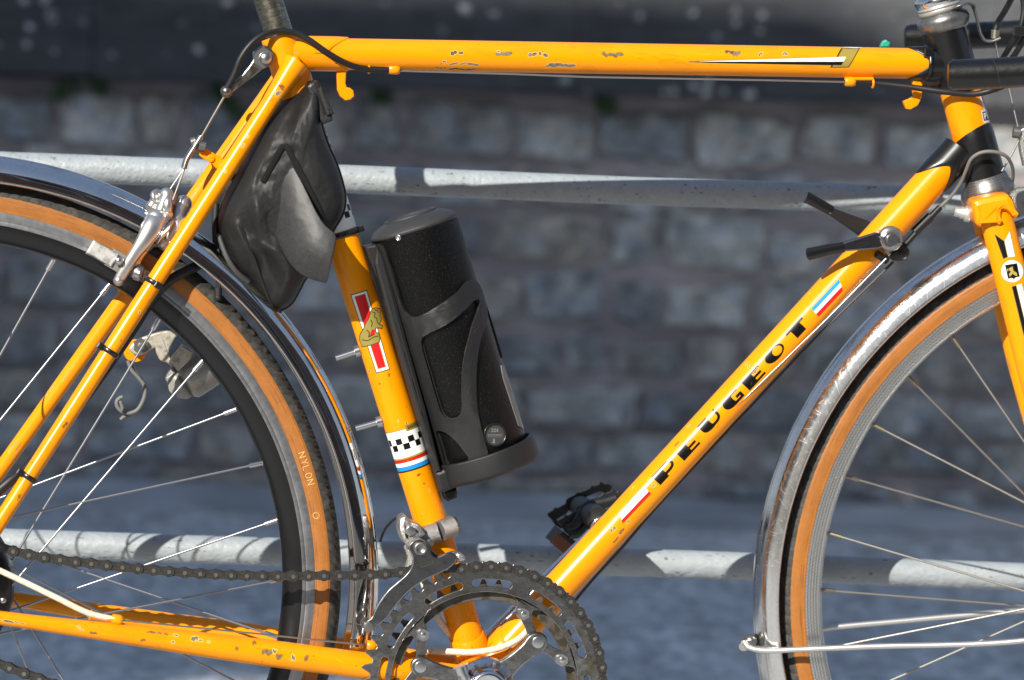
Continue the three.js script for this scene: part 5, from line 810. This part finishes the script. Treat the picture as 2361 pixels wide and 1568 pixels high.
{
  const fk = steer(group('fork', bike)), P = (x, y) => D8([[x, y]])[0];
  put('crown', [plate([P(1888, 310), P(1905, 285), P(2000, 255), P(2170, 226), P(2225, 232), P(2258, 262), P(2300, 380), P(2312, 425), P(2292, 452), P(2250, 415), P(2205, 380), P(2165, 372), P(2160, 470), P(2142, 517), P(2115, 500), P(2085, 445), P(2045, 402), P(2015, 420), P(1985, 500), P(1968, 532), P(1925, 505), P(1905, 440)], -0.050, 0.102, 0.005, { smooth: 3 })], orange, fk);
  for (const sd of [1, -1]) {
    const q0 = at(2293, 486, 0.036), q1 = at(2366, 784, 0.036); const d = q1.clone().sub(q0).normalize(); const a = V3(q0.x, q0.y, sd * 0.036), b = a.clone().addScaledVector(d, 0.36); b.z = sd * 0.048;
    const rad = s => 0.0142 - 0.0058 * sstep(0.35, 1, s);
    if (sd > 0) decorated('fork_blade', a, b, 0.0142, 1024, 256, (x, h, poly) => {
      poly([P(2088, 588), P(2183, 652), P(2218, 805), P(2172, 828)], '#8d7c3a'); poly([P(2096, 597), P(2181, 660), P(2213, 803), P(2176, 820)], '#12100f');
      poly([P(2180, 652), P(2238, 548), P(2288, 805), P(2216, 808)], '#8d7c3a'); poly([P(2187, 656), P(2233, 565), P(2282, 800), P(2220, 804)], '#efece7');
      const ring = (r) => Array.from({ length: 30 }, (_, i) => P(2256 + r * Math.cos(i * 0.2094), 936 + r * Math.sin(i * 0.2094)));
      poly(ring(108), '#8d7c3a'); poly(ring(102), '#f1eeea'); poly([P(2190, 878), P(2300, 862), P(2326, 985), P(2285, 995), P(2272, 1010), P(2255, 998), P(2218, 1005)], '#14110d');
      poly([P(2228, 905), P(2262, 890), P(2268, 930), P(2300, 950), P(2305, 985), P(2280, 975), P(2260, 960), P(2232, 990), P(2226, 960), P(2244, 940), P(2222, 925)], '#a8934a'); poly([P(2205, 915), P(2222, 910), P(2218, 940), P(2208, 935)], '#a8934a');
      poly([P(2248, 1075), P(2300, 1062), P(2420, 1560), P(2365, 1568)], '#8d7c3a'); poly([P(2256, 1080), P(2292, 1070), P(2400, 1520), P(2366, 1530)], '#12100f'); poly([P(2296, 1066), P(2345, 1048), P(2440, 1500), P(2404, 1515)], '#efece7');
    }, fk, { rad, ovN: 0.78, specks: 30 });
    else put('fork_blade', sweep([a, a.clone().lerp(b, 0.4), a.clone().lerp(b, 0.7), b], rad, { n: 24, ovN: 0.78 }), orange, fk);
    put('fork_tip', sweep([b, b.clone().addScaledVector(d, 0.06).add(V3(0.02, 0, 0)), V3(FC.x, FC.y, sd * 0.052)], s => 0.0084 - 0.003 * s, { n: 16, seg: 12 }), orange, fk);
  }
  put('steerer', turned(at(2277, 440), at(2277, 440).sub(hDir), [[0, 0], [0, 0.018], [0.018, 0.0185], [0.02, 0]], 32), orange, fk);
  put('mount_bolt', [turned(at(...P(1920, 415), 0), at(...P(1800, 395), 0), [[0, 0], [0, 0.006], [0.005, 0.006], [0.005, 0.0075], [0.010, 0.0075], [0.010, 0.0055], [0.014, 0.0055], [0.014, 0.0045], [0.019, 0.0045], [0.019, 0]], 12)], mat({ map: alloyTex, metalness: 0.7, roughness: 0.5 }), fk);
  const fb = steer(group('front_brake', bike));
  put('brake_arm', [sweep(A([[2375, 470, 0.01], [2358, 450, 0.01], [2340, 462, 0.012], [2356, 490, 0.01]]), 0.0078, { n: 14, seg: 16 }), sweep(A([[2364, 300, 0.012], [2357, 330, 0.012], [2366, 380, 0.012]]), 0.0035, { n: 12, seg: 12, ovN: 1.6 })], alloy, fb);
  put('yoke_bolt', [hexAlong(at(2336, 304, 0.012), at(2352, 306, 0.012), 0.0058), rod(at(2350, 306, 0.012), at(2362, 300, 0.012), 0.0035)], dirtySteel, fb);
  put('straddle_wire', sweep(A([[2352, 318, 0.012], [2335, 352, 0.012], [2310, 395, 0.012]]), 0.0009, { n: 8 }), wireM, fb);
}
{
  const hb = steer(group('handlebar', bike));
  const tape = pixTex(512, 128, (x, y) => { const s = ((x * 3.2 + y * 0.35) % 1), v = 0.055 + 0.03 * (scuff(x, y) - 0.5) + (s < 0.03 ? 0.07 : 0); return [v, v, v * 1.02]; }, { color: true, rep: [1, 1] });
  const tb = pixTex(512, 128, (x, y) => { const s = ((x * 3.2 + y * 0.35) % 1); return 0.4 + 0.5 * s + 0.2 * (scuff(x, y) - 0.5); });
  const tm = mat({ map: tape, roughness: 0.34, clearcoat: 0.15, clearcoatRoughness: 0.25, bumpMap: tb, bumpScale: 0.0008 });
  const grip = (pts, z) => sweep(A(pts, z), s => s < 0.008 ? 0.0085 : s < 0.02 ? 0.0112 : 0.0124 + 0.0003 * nz(s * 30, 1, z * 9), { n: 26, seg: 120 });
  put('grip', grip([[2186, 172], [2215, 172], [2290, 169], [2361, 165], [2470, 156], [2600, 120]], 0.185), tm, hb);
  put('grip', grip([[2086, 86], [2130, 86], [2250, 82], [2361, 76], [2450, 66], [2580, 30]], -0.185), tm, hb);
  put('brake_housing', sweep(A([[2356, -20, 0.06], [2361, 20, 0.06], [2352, 68, 0.06], [2330, 105, 0.05], [2312, 135, 0.03]]), 0.0026, { n: 12, seg: 30 }), rubber, hb);
  put('brake_housing', sweep(A([[2390, 20, 0.07], [2366, 80, 0.06], [2345, 118, 0.05], [2330, 140, 0.04]]), 0.0026, { n: 12, seg: 30 }), rubber, hb);
  put('cable_tie', boxAt(at(2354, 71, 0.065), 0.012, 0.008, 0.009), black, hb);
  put('bar_end_clip', [plate([[2030, 108], [2036, 95], [2044, 92], [2053, 99], [2050, 108]], -0.03, 0.014, 0.001)], mat({ color: lin(0.01, 0.32, 0.20), roughness: 0.4 }), hb);
}
steerOff();
// ------------------------------------------------------------------ bottle cage, bottle, bag

const bT = at(953, 521), bB = at(1130, 1086), bDir = bT.clone().sub(bB).normalize();
const BN = V3(0, 0, 1).addScaledVector(bDir, -bDir.z).normalize(), BX = bDir.clone().cross(BN).negate(); // BX points to the front of the bicycle
if (BX.x < 0) BX.negate();
function onBottle(u, v, r) { // -> [height along axis from bB, angle from the side facing +z towards the front]
  const d = ray(u, v).normalize(), o = CAM.c.clone().sub(bB), dp = d.clone().addScaledVector(bDir, -d.dot(bDir)), op = o.clone().addScaledVector(bDir, -o.dot(bDir));
  const qa = dp.dot(dp), qb = op.dot(dp), disc = qb * qb - qa * (op.dot(op) - r * r), t = (-qb - Math.sqrt(Math.max(0, disc))) / qa, p = o.addScaledVector(d, t);
  return [p.dot(bDir), Math.atan2(p.dot(BX), p.dot(BN))];
}
function wrapPlate(list, holes, r, thick, sm) {
  const cv = l => { let p = l.map(q => { const e = onBottle(q[0], q[1], r); return V3(e[1] * r, e[0], 0); }); if (sm) { const c = new THREE.CatmullRomCurve3(p, true, 'centripetal'); p = c.getPoints(sm * p.length).slice(0, -1); } return p.map(q => new THREE.Vector2(q.x, q.y)); };
  const sh = new THREE.Shape(cv(list)); for (const h of holes) sh.holes.push(new THREE.Path(cv(h)));
  const bv = Math.min(0.0009, thick * 0.4);
  let g = new THREE.ExtrudeGeometry(sh, { depth: thick - 2 * bv, bevelEnabled: true, bevelSize: bv, bevelThickness: bv, bevelOffset: -bv, bevelSegments: 2, curveSegments: 4 });
  g.translate(0, 0, bv - thick); g = new TessellateModifier(0.007, 6).modify(g);
  const P = g.attributes.position; for (let i = 0; i < P.count; i++) { const w = P.getX(i) / r, s = P.getY(i), rad = r + P.getZ(i), q = bB.clone().addScaledVector(bDir, s).addScaledVector(BN, Math.cos(w) * rad).addScaledVector(BX, Math.sin(w) * rad); P.setXYZ(i, q.x, q.y, q.z); }
  g.deleteAttribute('normal'); g = toCreasedNormals(g, 0.5); return g;
}
const RB = 0.0378;
{
  const Z = (x, y) => [824.3 + x * 0.463, 449.6 + y * 0.463], zl = l => l.map(p => Z(...p));
  const cage = group('bottle_cage', bike), m = plasticBlack;
  const out = zl([[92, 248], [122, 262], [150, 325], [205, 510], [225, 570], [260, 603], [300, 605], [400, 552], [500, 482], [545, 432], [575, 421], [605, 437], [630, 492], [652, 590], [625, 690], [602, 800], [594, 950], [602, 1080], [626, 1190], [655, 1312], [640, 1345], [430, 1400], [400, 1380], [300, 1130], [200, 780], [115, 470], [84, 350]]);
  const h2 = zl([[312, 738], [318, 708], [348, 688], [450, 635], [540, 562], [580, 521], [605, 516], [615, 542], [580, 650], [545, 780], [530, 850], [522, 950], [522, 1060], [514, 1094], [490, 1115], [450, 1120], [420, 1098], [400, 1050], [350, 880]]);
  const h3 = zl([[388, 1172], [440, 1180], [490, 1220], [530, 1270], [558, 1318], [442, 1348], [412, 1255]]);
  const g = wrapPlate(out, [h2, h3], RB + 0.0036, 0.0034, 3);
  const g2 = g.clone(); { g2.scale(1, 1, -1); const P = g2.attributes.position, N = g2.attributes.normal; for (const at_ of [P, N]) for (let i = 0; i < at_.count; i += 3) { const a = [at_.getX(i + 1), at_.getY(i + 1), at_.getZ(i + 1)]; at_.setXYZ(i + 1, at_.getX(i + 2), at_.getY(i + 2), at_.getZ(i + 2)); at_.setXYZ(i + 2, ...a); } }
  put('side_arm', g, m, cage); put('side_arm', g2, m, cage);
  put('back_plate', [plate(zl([[38, 258], [92, 246], [130, 330], [215, 640], [330, 1060], [420, 1380], [432, 1482], [408, 1478], [385, 1400], [300, 1115], [200, 765], [120, 470], [110, 455]]), -0.017, 0.034, 0.002), plate(zl([[92, 246], [135, 300], [240, 700], [340, 1060], [420, 1380], [395, 1380], [300, 1120], [200, 775], [118, 470], [84, 345]]), -0.024, 0.048, 0.003)], m, cage);
  const s0 = 0.000, cup = [[-0.0005, 0], [-0.0005, 0.0425], [0.001, 0.0445], [0.0035, 0.0454], [0.0185, 0.0446], [0.0200, 0.0440], [0.0200, 0.0405], [0.004, 0.0405], [0.004, 0]];
  put('base_cup', [turned(bB, bT, cup, 64), plate(zl([[385, 1385], [430, 1365], [520, 1345], [520, 1430], [480, 1462], [432, 1484], [408, 1478]]), -0.022, 0.044, 0.003)], m, cage);
  put('latch', plate([[1018, 1132], [1054, 1124], [1057, 1135], [1054, 1150], [1034, 1158], [1024, 1150]], -0.008, 0.016, 0.0025), black, cage);
}
{
  const Bt = thing('battery_bottle', 'black round battery bottle held in the plastic cage on the seat tube', 'battery', base);
  const pb = (n, g, m) => { const q = Array.isArray(g) ? merge(g) : g; q.translate(0, -GROUND, 0); return mesh(n, q, m, Bt); };
  const H = bT.clone().sub(bB).length();
  const lidM = mat({ color: lin(0.03, 0.03, 0.031), roughness: 0.5, bumpMap: pixTex(128, 128, (x, y) => fine(x, y), { rep: [30, 6] }), bumpScale: 0.0001 });
  const sp = tileNoise(256, 256, 777, 1), met = mat({ map: pixTex(512, 512, (x, y) => { const g = sp(x, y) * sp(y, x); return g > 0.72 ? [0.36, 0.35, 0.33] : [0.04, 0.04, 0.042]; }, { color: true, rep: [6, 4] }), specularIntensity: 0.5, roughness: 0.33, bumpMap: pixTex(256, 256, (x, y) => sp(x, y), { rep: [5, 3] }), bumpScale: 0.0002 });
  pb('body', turned(bB, bT, [[0.0041, 0], [0.0041, RB], [H - 0.004, RB], [H - 0.0036, RB - 0.0005], [H - 0.0036, 0.03]], 96), met);
  pb('lid', turned(bB, bT, [[H - 0.0040, 0.030], [H - 0.0036, RB - 0.0003], [H - 0.0008, RB + 0.0003], [H + 0.0004, RB - 0.0004], [H + 0.0042, 0.0335], [H + 0.0072, 0.0270], [H + 0.0086, 0.0225], [H + 0.0088, 0.0215], [H + 0.0088, 0]], 72), lidM);
  pb('lid_rim', turned(bB, bT, [[H + 0.0076, 0.0225], [H + 0.0092, 0.0228], [H + 0.0102, 0.0220], [H + 0.0100, 0.0205], [H + 0.0088, 0.0198]], 64), lidM);
  const surf = (u, v, lift) => { const e = onBottle(u, v, RB), n = BN.clone().multiplyScalar(Math.cos(e[1])).addScaledVector(BX, Math.sin(e[1])); return [bB.clone().addScaledVector(bDir, e[0]).addScaledVector(n, RB + lift), n]; };
  { const [p, n] = surf(918.5, 548, -0.001); pb('screw', [turned(p, p.clone().add(n), [[0, 0], [0, 0.0028], [0.0018, 0.0026], [0.0022, 0.0016], [0.0012, 0.0014], [0.0010, 0]], 18)], zinc); }
  { const [p, n] = surf(1141, 1003, -0.0035); pb('lock_surround', turned(p, p.clone().add(n), [[0, 0.009], [0.004, 0.0105], [0.0050, 0.0100], [0.0044, 0.0086], [0.002, 0.0084]], 32), black);
    const t = canTex(128, 128, (x, w, h) => { x.fillStyle = '#6b6b69'; x.fillRect(0, 0, w, h); x.fillStyle = '#a9a6a0'; x.fillRect(16, 60, 96, 7); x.fillRect(16, 74, 96, 3); x.fillStyle = '#c9c4b6'; x.font = 'bold 30px sans-serif'; x.fillText('224', 38, 46); x.fillRect(52, 88, 12, 26); x.fillRect(44, 108, 22, 6); x.fillStyle = '#c06a3a'; x.fillRect(24, 38, 8, 8); });
    const g = new THREE.CircleGeometry(0.0087, 32); g.applyQuaternion(new THREE.Quaternion().setFromUnitVectors(V3(0, 0, 1), n)); const c = p.clone().addScaledVector(n, 0.0036); g.translate(c.x, c.y, c.z); pb('key_lock', g, mat({ map: t, metalness: 0.75, roughness: 0.35 })); }
  const strip = wrapPlate([[1155, 842], [1166, 840], [1205, 960], [1212, 984], [1207, 990], [1196, 982], [1160, 872]], [], RB + 0.0006, 0.0006, 0); pb('sticker', strip, mat({ color: lin(0.16, 0.15, 0.14), roughness: 0.3 }));
  const port = wrapPlate([[1127, 690], [1131, 690], [1162, 812], [1164, 824], [1160, 825], [1146, 770]], [], RB + 0.0016, 0.0016, 0); pb('switch_cover', port, black);
}
{ // bag
  const Bg = thing('frame_bag', 'black woven vinyl bag strapped between the seat tube and seat stays', 'bag', base);
  const pb = (n, g, m) => { const q = Array.isArray(g) ? merge(g) : g; q.translate(0, -GROUND, 0); return mesh(n, q, m, Bg); };
  const weave = canTex(128, 128, (x, w, h) => { x.fillStyle = '#505050'; x.fillRect(0, 0, w, h); for (let i = 0; i < 8; i++) for (let j = 0; j < 8; j++) { x.fillStyle = (i + j) % 2 ? '#e8e8e8' : '#8a8a8a'; x.beginPath(); x.ellipse(i * 16 + 8, j * 16 + 8, (i + j) % 2 ? 7 : 4, (i + j) % 2 ? 4.5 : 7, 0, 0, 7); x.fill(); } }, { data: true }); weave.repeat.set(85, 85);
  const gr = tileNoise(24, 24, 881, 2), grain = k => pixTex(128, 128, (x, y) => { const v = k * (0.55 + 0.9 * gr(x, y)); return [v, v, v * 1.01]; }, { color: true, rep: [14, 14] });
  const vinyl = mat({ map: grain(0.082), roughness: 0.43, bumpMap: weave, bumpScale: 0.00028, specularIntensity: 1 });
  const flapM = mat({ map: grain(0.15), roughness: 0.45, clearcoat: 0.25, clearcoatRoughness: 0.45, bumpMap: weave, bumpScale: 0.0002 });
  const out = [[712, 192], [728, 189], [741, 215], [739, 270], [742, 292], [754, 329], [777, 383], [789, 422], [795, 453], [790, 491], [768, 530], [752, 570], [734, 610], [704, 642], [690, 668], [670, 700], [646, 713], [627, 709], [606, 684], [580, 655], [550, 631], [528, 602], [514, 570], [503, 536], [502, 500], [516, 455], [545, 400], [577, 335], [612, 270], [650, 232], [684, 206]];
  // soft body: rings from the outline to the middle, cushioned, with creases pressed in
  const segd = (u, v, a, b) => { const dx = b[0] - a[0], dy = b[1] - a[1], t = clamp(((u - a[0]) * dx + (v - a[1]) * dy) / (dx * dx + dy * dy)); return [Math.hypot(u - a[0] - t * dx, v - a[1] - t * dy), t, ((u - a[0]) * dy - (v - a[1]) * dx) / Math.hypot(dx, dy)]; };
  const ridges = [ // [from, to, height m, width px]
    [[700, 225], [672, 330], 0.006, 12], [[690, 235], [640, 310], -0.005, 12], [[520, 575], [560, 640], 0.006, 10], [[545, 520], [600, 660], 0.008, 10], [[600, 660], [640, 705], 0.006, 10], [[570, 500], [640, 660], -0.006, 18],
    [[690, 250], [700, 420], 0.008, 34], [[655, 270], [585, 420], 0.007, 16], [[622, 330], [590, 440], -0.006, 16], [[590, 460], [596, 560], 0.010, 18], [[596, 560], [650, 590], 0.010, 15], [[650, 590], [690, 640], 0.008, 15], [[560, 540], [620, 700], 0.005, 12], [[530, 560], [575, 600], 0.006, 16], [[595, 600], [650, 660], -0.005, 22], [[640, 660], [680, 640], 0.004, 18], [[560, 520], [575, 620], -0.004, 10]];
  const zb = u => 0.0165 * sstep(672, 735, u); // the front half lies over the seat tube
  const bagZ = (u, v, t) => { let z = 0.004 + zb(u) * Math.pow(t, 1.5) + 0.034 * Math.pow(1 - Math.pow(t, 2.6), 0.55); const e = 1 - Math.pow(t, 4); for (const [a, b, h, w] of ridges) { const [d, q] = segd(u, v, a, b); z += e * h * 0.66 * (0.7 * Math.exp(-(d * d) / (w * w * 1.5)) + 0.3 * Math.exp(-d / (w * 0.7))) * (0.35 + 0.65 * Math.sin(Math.PI * clamp(0.08 + q * 0.84))); } return z + e * (0.0035 * fbm(u * 0.012, v * 0.012, 5) + 0.0009 * fbm(u * 0.06, v * 0.05, 8)); };
  const outline = new THREE.CatmullRomCurve3(out.map(p => V3(p[0], p[1], 0)), true, 'centripetal').getPoints(240).slice(0, -1), cen = [648, 480];
  const build = side => { const pos = [], uv = [], idx = [], n = outline.length, R = 46; for (let i = 0; i <= R; i++) { const t = i / R; for (let j = 0; j < n; j++) { const u = cen[0] + (outline[j].x - cen[0]) * t, v = cen[1] + (outline[j].y - cen[1]) * t; const zz = side > 0 ? bagZ(u, v, t) : zb(u) - 0.004 - 0.026 * (1 - sstep(640, 725, u)) * Math.pow(1 - Math.pow(t, 2.6), 0.55); const p = at(u, v, Math.max(zz, 0)); pos.push(p.x, p.y, zz); uv.push(p.x * 4, p.y * 4); } } for (let i = 0; i < R; i++) for (let j = 0; j < n; j++) { const a = i * n + j, b = i * n + (j + 1) % n, c = a + n, d = b + n; side > 0 ? idx.push(a, c, b, b, c, d) : idx.push(a, b, c, b, d, c); } const g = new THREE.BufferGeometry(); g.setAttribute('position', new THREE.Float32BufferAttribute(pos, 3)); g.setAttribute('uv', new THREE.Float32BufferAttribute(uv, 2)); g.setIndex(idx); g.computeVertexNormals(); if (side > 0) { g.userData = {}; } return g; };
  const edge = sweep(outline.concat([outline[0]]).map(p => { const q = at(p.x, p.y, zb(p.x)); return V3(q.x, q.y, zb(p.x)); }), 0.0016, { n: 10 });
  const front = build(1); { const N = front.attributes.normal, P = front.attributes.position; let s = 0; for (let i = 3000; i < 3010; i++) s += N.getZ(i); if (s < 0) { const ix = front.index.array; for (let i = 0; i < ix.length; i += 3) { const q = ix[i]; ix[i] = ix[i + 1]; ix[i + 1] = q; } front.computeVertexNormals(); } }
  pb('body', [front, build(-1), edge], vinyl);
  // flap lying over the body, its lower end standing off
  const fo = [[657, 350], [675, 382], [693, 414], [712, 452], [731, 491], [750, 520], [774, 543], [771, 576], [762, 615], [752, 652], [739, 650], [704, 638], [681, 621], [654, 584], [631, 530], [612, 478], [605, 440], [612, 415], [627, 391], [646, 357]];
  const fc = [672, 500], fl = new THREE.CatmullRomCurve3(fo.map(p => V3(p[0], p[1], 0)), true, 'centripetal').getPoints(160).slice(0, -1);
  const radial = (u, v) => { let best = 1; const a = Math.atan2(v - cen[1], u - cen[0]), r = Math.hypot(u - cen[0], v - cen[1]); for (let j = 0; j < outline.length; j++) { const b = outline[j], c = outline[(j + 1) % outline.length]; const d = (c.x - b.x) * Math.sin(a) - (c.y - b.y) * Math.cos(a); if (Math.abs(d) < 1e-9) continue; const s = ((cen[0] - b.x) * Math.sin(a) - (cen[1] - b.y) * Math.cos(a)) / d; if (s < 0 || s > 1) continue; const px = b.x + (c.x - b.x) * s - cen[0], py = b.y + (c.y - b.y) * s - cen[1]; if (px * Math.cos(a) + py * Math.sin(a) > 0) best = r / Math.hypot(px, py); } return best; };
  const flapZ = (u, v) => { const t = Math.min(0.97, radial(u, v)); const under = bagZ(u, v, t); const low = sstep(520, 655, v); const pa = (u - 657) * 0.30 + (v - 350) * 0.954, qa = (u - 657) * 0.954 - (v - 350) * 0.30; return 0.0520 + 0.000130 * (u - 685) + 0.000100 * (v - 500) - 0.010 * Math.pow((qa - 8) / 75, 2) - 0.014 * Math.pow(clamp((pa - 200) / 120), 2) + 0.0008 * fbm(u * 0.02, v * 0.02, 2); };
  { const pos = [], uv = [], idx = [], n = fl.length, R = 26; for (let i = 0; i <= R; i++) { const t = i / R; for (let j = 0; j < n; j++) { const u = fc[0] + (fl[j].x - fc[0]) * t, v = fc[1] + (fl[j].y - fc[1]) * t, p = at(u, v, flapZ(u, v)); pos.push(p.x, p.y, p.z); uv.push(p.x * 4, p.y * 4); } } for (let i = 0; i < R; i++) for (let j = 0; j < n; j++) { const a = i * n + j, b = i * n + (j + 1) % n, c = a + n, d = b + n; idx.push(a, b, c, b, d, c); }
    const m0 = pos.length / 3; for (let k = 0; k < m0; k++) { pos.push(pos[k * 3], pos[k * 3 + 1], pos[k * 3 + 2] - 0.0016); uv.push(uv[k * 2], uv[k * 2 + 1]); } const q = idx.length; for (let k = 0; k < q; k += 3) idx.push(idx[k] + m0, idx[k + 2] + m0, idx[k + 1] + m0); for (let j = 0; j < n; j++) { const a = R * n + j, b = R * n + (j + 1) % n; idx.push(a, b, b + m0, a, b + m0, a + m0); }
    const g = new THREE.BufferGeometry(); g.setAttribute('position', new THREE.Float32BufferAttribute(pos, 3)); g.setAttribute('uv', new THREE.Float32BufferAttribute(uv, 2)); g.setIndex(idx); g.computeVertexNormals(); if (g.attributes.normal.getZ(200) < 0) { const ix = g.index.array; for (let i = 0; i < ix.length; i += 3) { const w = ix[i]; ix[i] = ix[i + 1]; ix[i + 1] = w; } g.computeVertexNormals(); } pb('flap', g, flapM); }
  const hk = [[606, 420], [625, 386], [644, 350], [652, 339], [661, 339], [672, 360], [692, 400], [712, 440], [734, 488], [742, 506]].map(p => { const q = at(p[0], p[1], 0.036), t = Math.min(0.97, radial(p[0], p[1])); return V3(q.x, q.y, Math.max(bagZ(p[0], p[1], t) + 0.001, 0.030)); });
  pb('hook_strip', sweep(hk, 0.0028, { n: 10, seg: 60, ovN: 0.7 }), mat({ color: lin(0.008, 0.008, 0.009), roughness: 1, bumpMap: weave, bumpScale: 0.001 }));
  const D2 = l => l.map(p => [590.25 + p[0] / 4, p[1] / 4]);
  pb('strap_patch', plate(D2([[470, 800], [500, 765], [540, 755], [575, 790], [600, 880], [650, 1050], [705, 1058], [712, 1110], [690, 1122], [622, 1147], [592, 1112], [545, 980], [500, 880]]), 0.022, 0.009, 0.0025), mat({ color: lin(0.016, 0.016, 0.017), roughness: 0.5 }));
  pb('strap', [plate(D2([[565, 820], [608, 800], [726, 1048], [655, 1072]]), 0.018, 0.016, 0.003)], mat({ color: lin(0.02, 0.02, 0.021), roughness: 0.7, bumpMap: weave, bumpScale: 0.001 }));
  pb('strap', sweep(Array.from({ length: 33 }, (_, i) => { const a = i / 32 * 6.283, c = onSeat(258); const X = V3(0, 0, 1), Y = X.clone().cross(stDir); return c.clone().addScaledVector(X, 0.0165 * Math.cos(a)).addScaledVector(Y, 0.0165 * Math.sin(a)); }), 0.0012, { n: 8, transport: true, ovB: 9 }), mat({ color: lin(0.02, 0.02, 0.021), roughness: 0.7 }));
  pb('drawcord', [sweep(A([[497, 560, 0.004], [496, 590, 0.010], [500, 630, 0.012], [502, 668, 0.012]]), 0.0012, { n: 8, seg: 16 }), sweep(A([[500, 555, 0.004], [505, 590, 0.012], [508, 630, 0.014], [505, 668, 0.013]]), 0.0012, { n: 8, seg: 16 }), rod(at(503, 664, 0.012), at(503, 682, 0.012), 0.0032), ball(at(503, 686, 0.012), 0.0030), sweep(A([[498, 470, 0.0], [496, 520, 0.002], [498, 560, 0.004]]), 0.0028, { n: 8, seg: 10 })], mat({ color: lin(0.012, 0.012, 0.013), roughness: 0.6 }));
  pb('seam', sweep([[556, 522], [566, 548], [578, 578], [592, 612], [606, 650], [620, 686], [632, 708]].map(p => { const q = at(p[0], p[1], 0.03); return V3(q.x, q.y, bagZ(p[0], p[1], Math.min(0.985, radial(p[0], p[1]))) + 0.0002); }), 0.0011, { n: 8, seg: 40 }), vinyl);
  pb('zip_edge', sweep(A([[504, 540, 0.012], [512, 565, 0.016], [526, 598, 0.020], [545, 626, 0.020], [572, 650, 0.016]]), 0.0022, { n: 8, seg: 20 }), mat({ color: lin(0.045, 0.045, 0.046), roughness: 0.6 }));
}
renderer.render(scene, camera);
